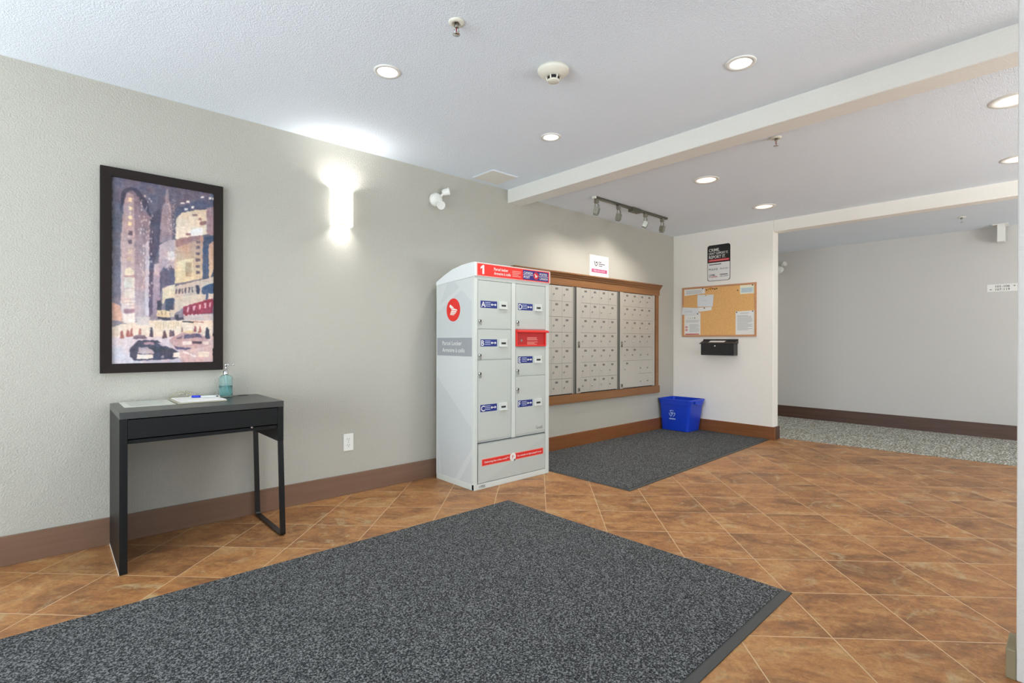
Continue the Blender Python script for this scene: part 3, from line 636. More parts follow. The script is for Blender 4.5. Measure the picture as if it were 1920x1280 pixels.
def painting():
    import numpy as np
    W_, H_ = 230, 470
    U, Vv = np.meshgrid((np.arange(W_)+0.5)/W_, (np.arange(H_)+0.5)/H_)
    rs = np.random.RandomState(3)
    def vn(nx, ny):
        g = rs.rand(ny+2, nx+2); x = U*nx; y = Vv*ny; i = x.astype(int); j = y.astype(int); fx = x-i; fy = y-j
        fx = fx*fx*(3-2*fx); fy = fy*fy*(3-2*fy)
        return (g[j, i]*(1-fx)+g[j, i+1]*fx)*(1-fy)+(g[j+1, i]*(1-fx)+g[j+1, i+1]*fx)*fy
    wx = (vn(40, 70)-0.5)*0.012; wy = (vn(40, 70)-0.5)*0.006
    A = U+wx; B_ = Vv+wy; img = np.zeros((H_, W_, 3))
    for p in PATCHES:
        c0 = p[0:3]; c1 = p[3:6]
        pts = [(p[i]/1000, p[i+1]/1000) for i in range(6, len(p), 2)]
        ys = [q[1] for q in pts]; ins = np.zeros(U.shape, bool); n = len(pts)
        for i in range(n):
            x1, y1 = pts[i]; x2, y2 = pts[(i+1) % n]
            if y1 == y2: continue
            ins ^= ((y1 > B_) != (y2 > B_)) & (A < (x2-x1)*(B_-y1)/(y2-y1)+x1)
        tt = np.clip((B_-min(ys))/(max(ys)-min(ys)+1e-6), 0, 1)[..., None]
        col = np.array(c0)*tt+np.array(c1)*(1-tt); img[ins] = col[ins]
    def dots(n, x0, x1, y0, y1, w, h, c):
        for _ in range(n):
            x = rs.uniform(x0, x1); y = rs.uniform(y0, y1); k = (abs(U-x) < w) & (abs(Vv-y) < h); img[k] = img[k]*0.3+np.array(c)*0.7
    dots(64, 0.26, 0.375, 0.36, 0.93, 0.005, 0.006, (236, 218, 214)); dots(90, 0.52, 0.60, 0.72, 0.935, 0.003, 0.003, (226, 204, 196))
    dots(26, 0.12, 0.36, 0.40, 0.90, 0.005, 0.006, (222, 204, 200)); dots(40, 0.50, 0.62, 0.52, 0.66, 0.006, 0.006, (206, 190, 194))
    strokes = (vn(55, 25)-0.5)*20+(vn(18, 90)-0.5)*14+(vn(60, 120)-0.5)*18
    tint = (vn(14, 26)-0.5)*20
    img = img+strokes[..., None]+tint[..., None]*np.array([1, -0.1, -0.7])
    for _ in range(3):
        q = np.pad(img, ((1, 1), (1, 1), (0, 0)), mode='edge'); img = (q[:-2, 1:-1]+q[2:, 1:-1]+q[1:-1, :-2]+q[1:-1, 2:]+2*q[1:-1, 1:-1])/6
    grey = img.mean(-1, keepdims=True); img = grey+(img-grey)*0.85; img = (img+((vn(110, 200)-0.5)*14)[..., None])*np.array([0.94, 0.90, 0.88])+4
    img = np.clip(img, 20, 250)/255.0
    lin = np.where(img <= 0.04045, img/12.92, ((img+0.055)/1.055)**2.4)
    # one quad per texel
    gx = np.linspace(0.246, 0.722, W_+1); gz = np.linspace(0.953, 1.944, H_+1)
    X, Z = np.meshgrid(gx, gz); co = np.stack([X-0.485, np.full(X.shape, -0.018), Z-0.905], -1).reshape(-1, 3)
    j, i = np.meshgrid(np.arange(H_), np.arange(W_), indexing='ij'); a = (j*(W_+1)+i).ravel()
    fc = np.stack([a, a+1, a+W_+2, a+W_+1], -1)
    me = bpy.data.meshes.new('print'); me.vertices.add(len(co)); me.vertices.foreach_set('co', co.ravel())
    me.loops.add(fc.size); me.loops.foreach_set('vertex_index', fc.ravel().astype('int32'))
    me.polygons.add(len(fc)); me.polygons.foreach_set('loop_start', (np.arange(len(fc))*4).astype('int32'))
    me.update(calc_edges=True); me.validate()
    at = me.color_attributes.new('paint', 'FLOAT_COLOR', 'CORNER')
    at.data.foreach_set('color', np.repeat(np.concatenate([lin.reshape(-1, 3), np.ones((W_*H_, 1))], 1), 4, axis=0).astype('float32').ravel())
    m = mat('painting', (150, 130, 140), 0.3, spec=0.5); N, L, b = nodes(m); an = N.new('ShaderNodeAttribute'); an.attribute_name = 'paint'
    L.new(an.outputs['Color'], b.inputs['Base Color']); me.materials.append(m)
    o = bpy.data.objects.new('print', me); COL.objects.link(o); o.parent = t; ORG[o] = ORG[t]; return o
painting()
mb = MB(); mb.box(0.22, 0.75, -0.012, -0.001, 0.93, 1.97, FRAMEW); obj('backing_board', mb, t)

# ------------------------------------------------------------------ console table
t = empty('console_table', (0.60, -0.265, 0), 'narrow black console table standing against the long wall under the picture', 'table')
ty0, ty1, tz = -0.510, -0.020, 0.747
mb = MB(); mb.box(0.239, 0.961, ty0, ty1, tz-0.032, tz, TOPLIT, 0.0015); top = obj('table_top', mb, t)
mb = MB(); mb.lathe([(0.030, 0.0003), (0.028, 0.0018), (0.0225, 0.001)], (0.873, -0.058, tz), BLKMET, n=28); mb.lathe([(0.023, 0.0004), (0.001, 0.0004)], (0.873, -0.058, tz), DARKGAP, n=28); obj('cable_hole', mb, top)
mb = MB(); mb.box(0.239, 0.270, ty0, ty1, 0.004, tz-0.032, BLACKW, 0.0015); mb.box(0.2385, 0.2392, ty0+0.002, ty1, 0.0, 0.010, WHITE); obj('side_panel', mb, t)
mb = MB(); mb.box(0.271, 0.929, ty0+0.001, ty0+0.020, 0.622, 0.711, BLACKW, 0.0012); obj('drawer_front', mb, t)
mb = MB(); mb.box(0.272, 0.929, ty0+0.012, ty1, 0.598, 0.616, BLACKW, 0.001); mb.box(0.272, 0.929, ty1-0.018, ty1, 0.60, 0.714, BLACKW); obj('drawer_box', mb, t)
mb = MB(); mb.box(0.930, 0.960, ty0, ty1, 0.528, tz-0.032, BLACKW, 0.0015); obj('short_side_panel', mb, t)
def barloop(mb, x0, x1, y0, y1, zt, zb, wd, tk, m):
    # flat steel bar bent into a U, seen along x; leans outward a little towards the floor
    r = 0.022; n = 6; path = [(y1, zt)]
    path += [(y1-r+r*math.cos(a*math.pi/2/n), zb+r-r*math.sin(a*math.pi/2/n)) for a in range(n+1)]
    path += [(y0+r-r*math.sin(a*math.pi/2/n), zb+r-r*math.cos(a*math.pi/2/n)) for a in range(n+1)]+[(y0, zt)]
    inn = []
    for k, (y, z) in enumerate(path):
        a = V(path[max(k-1, 0)]); b = V(path[min(k+1, len(path)-1)]); d = (b-a).normalized(); nn = V((-d.y, d.x))
        c_ = V(((y0+y1)/2, zt)); 
        if (c_-V((y, z))).dot(nn) < 0: nn = -nn
        inn.append((y+nn.x*tk, z+nn.y*tk))
    def lean(z): return x0+(zt-z)/(zt-zb)*(x1-x0)
    for k in range(len(path)-1):
        q = []
        for (y, z) in (path[k], path[k+1], inn[k+1], inn[k]): q.append((y, z))
        for off in (0, wd): mb.face([V((lean(z)+off, y, z)) for y, z in q], m)
        for a, b in ((q[0], q[1]), (q[2], q[3])): mb.face([V((lean(a[1]), a[0], a[1])), V((lean(b[1]), b[0], b[1])), V((lean(b[1])+wd, b[0], b[1])), V((lean(a[1])+wd, a[0], a[1]))], m)
mb = MB(); barloop(mb, 0.932, 0.945, ty0, ty1-0.02, 0.528, 0.002, 0.027, 0.012, BLKMET); bmesh.ops.remove_doubles(mb.bm, verts=mb.bm.verts[:], dist=1e-5); obj('metal_leg', mb, t)
mb = MB(); mb.lathe([(0.006, 0), (0.005, 0.003)], (0.80, ty0+0.006, 0.618), CHROME, (0, -1, 0), 12); obj('screw', mb, t)

# things on the table
def sheet(mb, cx, cy, w, h, z, t_, ang, m):
    c_, s_ = math.cos(ang), math.sin(ang); r = V((c_, s_, 0)); u = V((-s_, c_, 0)); mb.plate(V((cx, cy, z)), r, u, -w/2, w/2, -h/2, h/2, t_, m); return r, u
mb = MB(); sheet(mb, 0.382, -0.165, 0.215, 0.290, tz+0.0005, 0.0012, 0.0, mat('laminated_sheet', (214, 216, 204), 0.25))
mb.lines((0.382, -0.165, tz+0.0017), (1, 0, 0), (0, 1, 0), -0.08, 0.08, 0.12, 14, 0.017, 0.003, mat('faint_ink', (190, 192, 186), 0.5), 3)
tag(obj('paper_sheet', mb, origin=(0.382, -0.165, tz)), 'flat pale laminated sheet lying on the left end of the console table', 'paper')
t = empty('clipboard', (0.610, -0.170, tz), 'clipboard with white sheets lying on the middle of the console table', 'clipboard')
mb = MB(); r_, u_ = sheet(mb, 0.610, -0.168, 0.228, 0.300, tz+0.0005, 0.006, 0.02, mat('clipboard_board', (176, 170, 150), 0.6)); obj('board', mb, t, bevel=0.001)
mb = MB(); sheet(mb, 0.615, -0.172, 0.212, 0.275, tz+0.007, 0.003, 0.02, PAPER); obj('papers', mb, t)
mb = MB(); sheet(mb, 0.648, -0.158, 0.150, 0.235, tz+0.0105, 0.0015, -0.22, PAPER); obj('loose_sheet', mb, t)
mb = MB(); cc = V((0.560, -0.035, tz+0.007)); cm = mat('clip_metal', (190, 188, 160), 0.25, 0.8)
pts = [V((math.cos(a)*0.052, 0.010*math.sin(a), 0.034*max(0, math.sin(a)))) for a in [k*math.pi/14 for k in range(15)]]
mb.tube([cc+p for p in pts], 0.0028, cm, 8); mb.box(cc.x-0.06, cc.x+0.06, cc.y-0.012, cc.y+0.012, cc.z, cc.z+0.004, cm, 0.001)
mb.tube([cc+V((-0.03, 0, 0.004)), cc+V((-0.016, 0.004, 0.022)), cc+V((0.02, 0.004, 0.022)), cc+V((0.032, 0, 0.004))], 0.002, cm, 8); obj('clip', mb, t)
t = empty('pen', (0.64, -0.12, tz+0.012), 'clear pen with a blue cap lying on the papers of the clipboard', 'pen')
a, b = V((0.600, -0.150, tz+0.0190)), V((0.690, -0.195, tz+0.0190)); d = (b-a).normalized()
mb = MB(); mb.rod(a+d*0.03, b+d*0.01, 0.0038, mat('pen_barrel', (214, 220, 222), 0.2), 10); mb.lathe([(0.0038, 0), (0.0008, 0.012)], b+d*0.01, INK, d, 10); obj('barrel', mb, t)
mb = MB(); mb.rod(a-d*0.012, a+d*0.032, 0.0055, PENB, 12); mb.rod(a-d*0.012+V((0, 0, 0.005)), a+d*0.03+V((0, 0, 0.006)), 0.0015, PENB, 8); obj('cap', mb, t)
# soap dispenser
sx, sy = 0.775, -0.072
t = empty('soap_dispenser', (sx, sy, tz), 'clear aqua glass pump bottle standing at the back of the console table', 'soap dispenser')
mb = MB(); outer = [(0.001, 0.001), (0.034, 0.001), (0.0365, 0.005)]
for k in range(14): z = 0.008+k*0.0078; outer += [(0.0365 if k % 2 else 0.0358, z)]
outer += [(0.035, 0.114), (0.028, 0.123), (0.016, 0.129), (0.0125, 0.133)]
inner = [(0.010, 0.133), (0.014, 0.126), (0.026, 0.120), (0.0325, 0.112), (0.0335, 0.012), (0.030, 0.006), (0.001, 0.006)]
mb.lathe(outer+inner, (sx, sy, tz), GLASS, n=40, caps=False); obj('bottle', mb, t)
mb = MB(); mb.lathe([(0.001, 0.0065), (0.0295, 0.0065), (0.0331, 0.012), (0.0331, 0.066), (0.001, 0.066)], (sx, sy, tz), TEAL, n=36); obj('liquid', mb, t)
mb = MB(); mb.lathe([(0.0135, 0.128), (0.0145, 0.132), (0.0145, 0.150), (0.010, 0.154), (0.005, 0.155)], (sx, sy, tz), CHROME, n=24); pm = obj('pump_collar', mb, t)
mb = MB(); mb.rod((sx, sy, tz+0.154), (sx, sy, tz+0.186), 0.0045, CHROME, 14); mb.lathe([(0.008, 0.180), (0.008, 0.192), (0.006, 0.194)], (sx, sy, tz), CHROME, n=18)
mb.tube([(sx, sy, tz+0.189), (sx+0.030, sy-0.012, tz+0.190), (sx+0.042, sy-0.017, tz+0.186)], 0.0032, CHROME, 10); obj('spout', mb, pm)
mb = MB(); mb.tube([(sx, sy, tz+0.13), (sx+0.004, sy, tz+0.06), (sx+0.012, sy-0.002, tz+0.012)], 0.0025, mat('pump_tube', (236, 246, 246), 0.3), 8); obj('dip_tube', mb, t)

# ------------------------------------------------------------------ parcel locker
LX0, LX1, LY0, LY1 = 2.264, 3.038, -0.536, -0.058
t = empty('parcel_locker', (2.65, -0.30, 0), 'tall light grey parcel locker cabinet with red header standing against the long wall', 'parcel locker')
mb = MB(); mb.box(LX0+0.003, LX1-0.003, LY0+0.012, LY1, 0.0, 1.540, LOCKG)
obj('body', mb, t)
mb = MB(); yf = LY0
for x0, x1, z0, z1 in ((LX0, 2.294, 0, 1.545), (2.999, LX1, 0, 1.545), (2.627, 2.665, 0.338, 1.5218), (2.294, 2.999, 0, 0.040), (2.294, 2.999, 1.522, 1.545)):
    mb.box(x0, x1, yf-0.004, yf+0.02, z0, z1, LOCKG, 0.002)
mb.box(LX0-0.001, LX0+0.02, LY0-0.002, LY1, 0.0, 0.041, LOCKG, 0.001); mb.box(LX0-0.001, LX0+0.02, LY0-0.003, LY0+0.024, 0.0, 1.545, LOCKG, 0.003); mb.box(LX0-0.001, LX0+0.004, LY1-0.006, LY1, 0, 1.53, LOCKG, 0.001)
mb.box(2.290, 3.002, yf+0.0, yf+0.014, 0.334, 0.3365, DARKGAP); mb.text('11925', (2.300, yf-0.004, 0.012), RX, UZ, 0.01, 0.0, 0.026, INK, width=0.055, bold=0.01)
obj('frame', mb, t)
SR = (0, -1, 0)  # right direction on the side facing the entrance
so = (LX0+0.003, 0, 0)
mb = MB()
mb.plate(so, SR, UZ, 0.064, 0.512, 0.041, 1.53, 0.0015, LOCKS)
def sp(pts, m, lv): mb.poly((LX0+0.003-0.0015-0.0004*lv, 0, 0), SR, UZ, pts, 0.0004, m)
sp([(0.066, 0.80), (0.512, 0.45), (0.512, 0.042), (0.066, 0.042)], LOCKS2, 0)
sp([(0.066, 1.10), (0.512, 1.10), (0.512, 1.36), (0.30, 1.52), (0.20, 1.52), (0.066, 1.30)], LOCKS2, 0)
sp([(0.30, 0.042), (0.512, 0.30), (0.512, 0.24), (0.36, 0.042)], LOCKS, 1)
sp([(0.066, 0.42), (0.12, 0.042), (0.10, 0.042), (0.066, 0.30)], LOCKS, 1)
sp([(0.066, 1.30), (0.512, 1.52), (0.46, 1.525), (0.066, 1.34)], LOCKS, 1)
sp([(0.066, 0.965), (0.512, 0.965), (0.512, 1.102), (0.066, 1.102)], LOCKB, 1)
side = obj('side_panel', mb, t)
mb = MB(); o_ = (LX0+0.0005, 0, 0)
mb.text('Parcel Locker', o_, SR, UZ, 0.140, 1.046, 0.044, WHITE, width=0.25, bold=0.006); obj('side_lettering', mb, side); mb = MB(); mb.text('Armoire à colis', o_, SR, UZ, 0.140, 0.994, 0.044, WHITE, width=0.285, bold=0.006); obj('side_lettering', mb, side)
def wing(mb, o, r, u, cx_, cz_, s, m, t_=0.0006):
    for pts in ([(-0.62, 0.34), (-0.46, 0.52), (0.02, 0.24), (0.10, 0.16), (-0.34, 0.12)], [(-0.30, 0.08), (0.12, 0.13), (0.64, -0.02), (0.58, -0.10), (-0.26, 0.00)], [(-0.30, -0.05), (0.54, -0.15), (0.44, -0.25), (-0.36, -0.17)], [(-0.38, -0.21), (0.40, -0.29), (0.28, -0.38), (-0.46, -0.32)], [(-0.46, -0.36), (0.22, -0.42), (0.12, -0.49), (-0.50, -0.44)]):
        mb.poly(o, r, u, [(cx_+x*s, cz_+y*s) for x, y in pts], t_, m)
mb = MB(); mb.disc((LX0+0.001, 0, 0), SR, UZ, 0.281, 1.312, 0.087, 0.0008, RED, 40); wing(mb, (LX0+0.0002, 0, 0), SR, UZ, 0.281, 1.312, 0.082, WHITE); obj('round_emblem', mb, side)
mb = MB(); mb.plate((0, yf+0.002, 0), RX, UZ, 2.303, 2.995, 0.045, 0.327, 0.003, LOCKD)
o_ = (0, yf-0.001, 0); mb.poly(o_, RX, UZ, [(2.37, 0.046), (2.64, 0.17), (2.995, 0.30), (2.995, 0.046)], 0.0004, mat('locker_graphic_light', (186, 192, 186), 0.35))
low = obj('base_panel', mb, t)
mb = MB(); mb.plate((0, yf-0.0014, 0), RX, UZ, 2.336, 2.975, 0.164, 0.217, 0.0004, PINK); mb.plate((0, yf-0.0018, 0), RX, UZ, 2.341, 2.970, 0.169, 0.212, 0.0004, RED)
mb.text('Delivering the online world\u2122', (0, yf-0.0022, 0), RX, UZ, 2.362, 0.184, 0.020, WHITE, width=0.235, bold=0.008, lift=0.0004); mb.text('Du monde en ligne jusqu\u2019à vous', (0, yf-0.0022, 0), RX, UZ, 2.690, 0.184, 0.020, WHITE, width=0.262, bold=0.008, lift=0.0004); obj('red_band', mb, low)
mb = MB(); mb.disc((0, yf-0.0024, 0), RX, UZ, 2.642, 0.190, 0.032, 0.0006, WHITE, 28); mb.text('P', (0, yf-0.003, 0), RX, UZ, 2.634, 0.178, 0.034, REDB, bold=0.01, lift=0.0004); mb.disc((0, yf-0.003, 0), RX, UZ, 2.660, 0.165, 0.008, 0.0006, STEEL, 16); obj('parcel_emblem', mb, low)
# doors
def ldoor(x0, x1, z0, z1, letter, lz, kz):
    mb = MB(); mb.box(x0, x1, yf-0.001, yf+0.011, z0, z1, LOCKD, 0.0015); mb.box(x0+0.010, x1-0.016, yf-0.0018, yf, z0+0.010, z1-0.008, LOCKD, 0.0006)
    d = obj('door', mb, t, origin=((x0+x1)/2, yf, (z0+z1)/2)); y = yf-0.0018
    lx0 = x0+0.024; mb = MB(); mb.plate((0, y, 0), RX, UZ, lx0, lx0+0.158, lz-0.026, lz+0.026, 0.0006, BLUE); y2 = (0, y-0.0006, 0)
    mb.text(letter, y2, RX, UZ, lx0+0.006, lz-0.020, 0.056, WHITE, bold=0.012, lift=0.0004)
    mb.lines(y2, RX, UZ, lx0+0.042, lx0+0.094, lz+0.016, 3, 0.0125, 0.0045, mat('label_print', (190, 198, 220), 0.5), 2, 0.0006)
    mb.disc(y2, RX, UZ, lx0+0.108, lz, 0.008, 0.0005, WHITE, 14); mb.plate(y2, RX, UZ, lx0+0.108, lx0+0.134, lz-0.0025, lz+0.0025, 0.0005, WHITE)
    mb.poly(y2, RX, UZ, [(lx0+0.136, lz-0.010), (lx0+0.136, lz+0.010), (lx0+0.152, lz)], 0.0005, WHITE); obj('blue_label', mb, d)
    s0 = lx0+0.174; mb = MB(); mb.box(s0, s0+0.080, y-0.012, y, lz-0.028, lz+0.028, LOCKG, 0.003)
    mb.box(s0+0.018, s0+0.062, y-0.0126, y-0.0116, lz-0.010, lz+0.004, INK); mb.box(s0, s0+0.080, y-0.016, y, lz-0.030, lz-0.022, LOCKG, 0.002); obj('card_slot', mb, d)
    kx = x0+0.017; mb = MB(); mb.lathe([(0.013, 0), (0.013, 0.004), (0.010, 0.012), (0.009, 0.013)], (kx, y, kz), CHROME, (0, -1, 0), 20)
    mb.box(kx-0.0018, kx+0.0018, y-0.016, y-0.012, kz-0.008, kz+0.008, INK); mb.plate((kx-0.004, y-0.013, kz-0.032), RX, UZ, 0, 0.010, 0, 0.026, 0.002, STEEL); obj('lock', mb, d)
    return d
ldoor(2.298, 2.623, 1.168, 1.518, 'A', 1.346, 1.224); ldoor(2.298, 2.623, 0.943, 1.162, 'B', 1.064, 0.975); ldoor(2.298, 2.623, 0.352, 0.937, 'C', 0.587, 0.842)
ldoor(2.669, 2.995, 1.172, 1.518, 'D', 1.345, 1.224); ldoor(2.669, 2.995, 0.808, 1.030, 'E', 0.932, 0.850)
dF = ldoor(2.669, 2.995, 0.352, 0.802, 'F', 0.590, 0.706)
mb = MB(); mb.text('Canad\u00e4', (0, yf-0.0018, 0), RX, UZ, 2.890, 0.376, 0.032, INK, width=0.075, lift=0.0004); obj('wordmark', mb, dF)
# red outgoing mail slot
mb = MB(); mb.box(2.669, 2.995, yf-0.003, yf+0.011, 1.036, 1.166, REDB, 0.002)
for x0, x1, z0, z1 in ((2.669, 2.680, 1.036, 1.166), (2.984, 2.995, 1.036, 1.166), (2.6805, 2.9835, 1.036, 1.048)): mb.box(x0, x1, yf-0.014, yf, z0, z1, RED, 0.002)
slot = obj('mail_slot', mb, t, origin=(2.832, yf, 1.10))
mb = MB(); mb.prism([(yf, 1.168), (yf-0.040, 1.160), (yf-0.043, 1.146), (yf-0.034, 1.144), (yf, 1.150)], 0, 2.667, 2.999, RED); obj('hood', mb, slot, bevel=0.002)
mb = MB(); o_ = (0, yf-0.0032, 0); mb.lines(o_, RX, UZ, 2.790, 2.905, 1.108, 3, 0.009, 0.005, PINK, 5); mb.lines(o_, RX, UZ, 2.790, 2.905, 1.073, 3, 0.009, 0.005, PINK, 6)
mb.disc(o_, RX, UZ, 2.728, 1.082, 0.010, 0.002, STEEL, 18); obj('slot_lettering', mb, slot)
# cap
mb = MB(); mb.prism([(-0.053, 1.512), (-0.053, 1.540), (-0.160, 1.583), (-0.269, 1.619), (-0.393, 1.640), (-0.500, 1.648), (-0.545, 1.647), (-0.552, 1.640), (-0.552, 1.545), (-0.50, 1.540)], 0, LX0-0.004, LX1+0.002, LOCKW)
cap = obj('cap', mb, t, bevel=0.006)
yc = -0.552; mb = MB()
mb.plate((0, yc, 0), RX, UZ, 2.276, 3.028, 1.548, 1.641, 0.0008, PINK); mb.plate((0, yc-0.0008, 0), RX, UZ, 2.283, 3.022, 1.553, 1.636, 0.0008, RED)
o_ = (0, yc-0.0018, 0)
mb.poly(o_, RX, UZ, [(2.326, 1.563), (2.343, 1.563), (2.343, 1.628), (2.330, 1.628), (2.309, 1.612), (2.309, 1.598), (2.326, 1.609)], 0.0006, WHITE)
mb.text('Parcel locker', o_, RX, UZ, 2.436, 1.599, 0.030, WHITE, width=0.14, bold=0.012, lift=0.0006); mb.text('Armoire à colis', o_, RX, UZ, 2.436, 1.568, 0.030, WHITE, width=0.165, bold=0.012, lift=0.0006)
mb.lines(o_, RX, UZ, 2.618, 2.710, 1.613, 4, 0.0125, 0.006, PINK, 8)
mb.plate(o_, RX, UZ, 2.730, 3.012, 1.558, 1.631, 0.0005, NAVY)
o2 = (0, yc-0.0026, 0)
mb.plate(o2, RX, UZ, 2.730, 2.845, 1.593, 1.596, 0.0004, WHITE); mb.plate(o2, RX, UZ, 2.900, 3.012, 1.593, 1.596, 0.0004, WHITE)
mb.text('CANADA', o2, RX, UZ, 2.738, 1.602, 0.026, WHITE, width=0.098, bold=0.012, lift=0.0005); mb.text('POST', o2, RX, UZ, 2.738, 1.568, 0.026, WHITE, width=0.066, bold=0.012, lift=0.0005)
mb.text('POSTES', o2, RX, UZ, 2.912, 1.602, 0.026, WHITE, width=0.085, bold=0.012, lift=0.0005); mb.text('CANADA', o2, RX, UZ, 2.912, 1.568, 0.026, WHITE, width=0.094, bold=0.012, lift=0.0005)
mb.disc(o2, RX, UZ, 2.872, 1.5945, 0.030, 0.0006, CRIMS, 28); wing(mb, (0, yc-0.0034, 0), RX, UZ, 2.872, 1.5945, 0.028, WHITE, 0.0004)
obj('header_sign', mb, cap)

# ------------------------------------------------------------------ mailboxes
t = empty('mailbox_surround', (4.34, 0, 0.455), 'brown wooden moulding surrounding the three mailbox panels on the wall', 'moulding')
mb = MB(); mb.prism([(0, 1.630), (-0.022, 1.630), (-0.024, 1.700), (-0.034, 1.705), (-0.036, 1.716), (-0.046, 1.722), (-0.052, 1.738), (-0.064, 1.744), (-0.064, 1.757), (0, 1.757)], 0, 3.095, 5.525, CASING)
obj('crown_moulding', mb, t)
for x0, x1 in ((3.165, 3.232), (5.438, 5.503)): mb = MB(); mb.box(x0, x1, -0.024, 0, 0.541, 1.6300, CASING, 0.002); obj('side_casing', mb, t, origin=((x0+x1)/2, 0, 1.0))
mb = MB(); mb.box(3.15, 5.517, -0.032, 0, 0.455, 0.541, CASING, 0.002); obj('bottom_rail', mb, t)
DCACHE = {}
def mdoor(parent, x0, x1, z0, z1, locks=((0.17, 0.43),), plate=True):
    w_, h_ = x1-x0, z1-z0; key = (round(w_, 4), round(h_, 4), locks, plate); og = V(((x0+x1)/2, -0.018, (z0+z1)/2))
    if key in DCACHE:
        src = DCACHE[key]; c_ = src.copy(); COL.objects.link(c_); c_.parent = parent; c_.location = og-ORG[parent]; ORG[c_] = og
        for ch in list(src.children): d_ = ch.copy(); COL.objects.link(d_); d_.parent = c_
        return c_
    mb = MB(); mb.box(x0+0.001, x1-0.001, -0.0185, -0.011, z0+0.001, z1-0.001, ALU, 0.0012); d = obj('mailbox_door', mb, parent, origin=og)
    for fx, fz in locks:
        lx, lz = x0+fx*w_, z0+fz*h_ if h_ < 0.2 else z1-(1-fz)*0.1535
        mb = MB(); mb.lathe([(0.010, 0), (0.010, 0.003), (0.0075, 0.009), (0.006, 0.010)], (lx, -0.0185, lz), CHROME, (0, -1, 0), 14); mb.box(lx-0.001, lx+0.001, -0.0295, -0.0275, lz-0.005, lz+0.005, INK); obj('lock', mb, d)
    if plate:
        px = x0+min(w_/2, 0.074); mb = MB(); mb.plate((px, -0.0185, z1-0.032), RX, UZ, -0.019, 0.019, -0.010, 0.010, 0.0012, ALUD); obj('number_plate', mb, d)
    DCACHE[key] = d; return d
ZT, RH = 1.6245, 0.1535
def mailunit(x0, xs, cw, x1, label, special=False):
    t = empty('mailbox_bank', ((x0+x1)/2, 0, 0.55), label, 'mailbox', 'mailbox banks in the wall')
    dx1 = xs+4*cw
    mb = MB(); mb.box(x0, x1, -0.010, -0.0005, 0.5415, 1.6295, DARKGAP)
    mb.box(x0+0.010, xs-0.001, -0.020, -0.010, 0.545, 1.628, ALU, 0.001); mb.box(dx1+0.001, x1-(0.012 if special else 0.04), -0.020, -0.010, 0.545, 1.628, ALU, 0.001)
    mb.box(x0, x0+0.008, -0.022, -0.010, 0.545, 1.628, ALUS, 0.001)
    mb.box(x1-0.010 if special else x1-0.038, x1, -0.015, -0.010, 0.545, 1.628, ALUS)
    obj('frame', mb, t)
    sx_ = (x0+xs)/2+0.005; mb = MB(); mb.box(sx_-0.016, sx_+0.016, -0.023, -0.0205, 1.010, 1.075, STEEL, 0.002); mb.lathe([(0.009, 0), (0.009, 0.008), (0.004, 0.009)], (sx_, -0.023, 1.045), CHROME, (0, -1, 0), 16)
    mb.box(sx_-0.003, sx_+0.003, -0.027, -0.023, 1.012, 1.030, INK); obj('master_lock', mb, t)
    mb = MB(); mb.box(sx_-0.014, sx_+0.016, -0.026, -0.0205, 0.560, 0.600, STEEL, 0.002); mb.box(sx_-0.004, sx_+0.010, -0.0268, -0.026, 0.572, 0.588, INK); obj('latch', mb, t)
    for r in range(7):
        z1_ = ZT-r*RH; z0_ = z1_-RH
        for c_ in range(4):
            if special and ((r == 4 and c_ > 1) or r > 4): continue
            mdoor(t, xs+c_*cw, xs+(c_+1)*cw, z0_, z1_)
    if special:
        for r in (4, 5, 6): z1_ = ZT-r*RH; mdoor(t, xs+2*cw, xs+4*cw, z1_-RH, z1_, ((0.12, 0.42), (0.62, 0.42)), False)
        z1_ = ZT-5*RH; mdoor(t, xs, xs+2*cw, z1_-2*RH, z1_, ((0.10, 0.40),), True)
    return t
mailunit(3.236, 3.312, 0.1523, 3.975, 'aluminium mailbox panel partly hidden behind the parcel locker')
mailunit(3.977, 4.056, 0.1520, 4.712, 'middle aluminium mailbox panel with seven full rows of four small doors')
mailunit(4.714, 4.787, 0.1478, 5.432, 'aluminium mailbox panel nearest the corner, with larger parcel doors at its bottom', True)

# notice above the mailboxes
t = empty('wall_notice', (4.375, 0, 1.88), 'small white notice with a pink bar taped above the mailboxes', 'notice')
mb = MB(); mb.plate((0, -0.0005, 0), RX, UZ, 4.216, 4.535, 1.758, 1.991, 0.0015, PAPER); obj('sheet', mb, t)
mb = MB(); o_ = (0, -0.0021, 0); mb.plate(o_, RX, UZ, 4.247, 4.509, 1.808, 1.846, 0.0006, MAG); mb.text('780.423.2234', (0, -0.0027, 0), RX, UZ, 4.275, 1.818, 0.026, mat('pale_pink', (240, 190, 210), 0.5), width=0.20, lift=0.0004, bold=0.01)
mb.poly(o_, RX, UZ, [(4.290, 1.928), (4.303, 1.930), (4.304, 1.900), (4.322, 1.884), (4.340, 1.900), (4.343, 1.930), (4.349, 1.930), (4.349, 1.897), (4.322, 1.872), (4.295, 1.896)], 0.0006, INK)
mb.disc(o_, RX, UZ, 4.327, 1.916, 0.010, 0.0006, INK, 14)
for x0, x1, z0 in ((4.364, 4.412, 1.916), (4.364, 4.478, 1.896), (4.364, 4.428, 1.876)): mb.lines(o_, RX, UZ, x0, x1, z0+0.012, 1, 0.01, 0.010, mat('dark_grey_ink', (90, 90, 94), 0.7), 4)
mb.lines(o_, RX, UZ, 4.325, 4.420, 1.962, 1, 0.01, 0.004, GREYINK, 1); mb.lines(o_, RX, UZ, 4.29, 4.47, 1.797, 1, 0.01, 0.004, GREYINK, 1); obj('printing', mb, t)

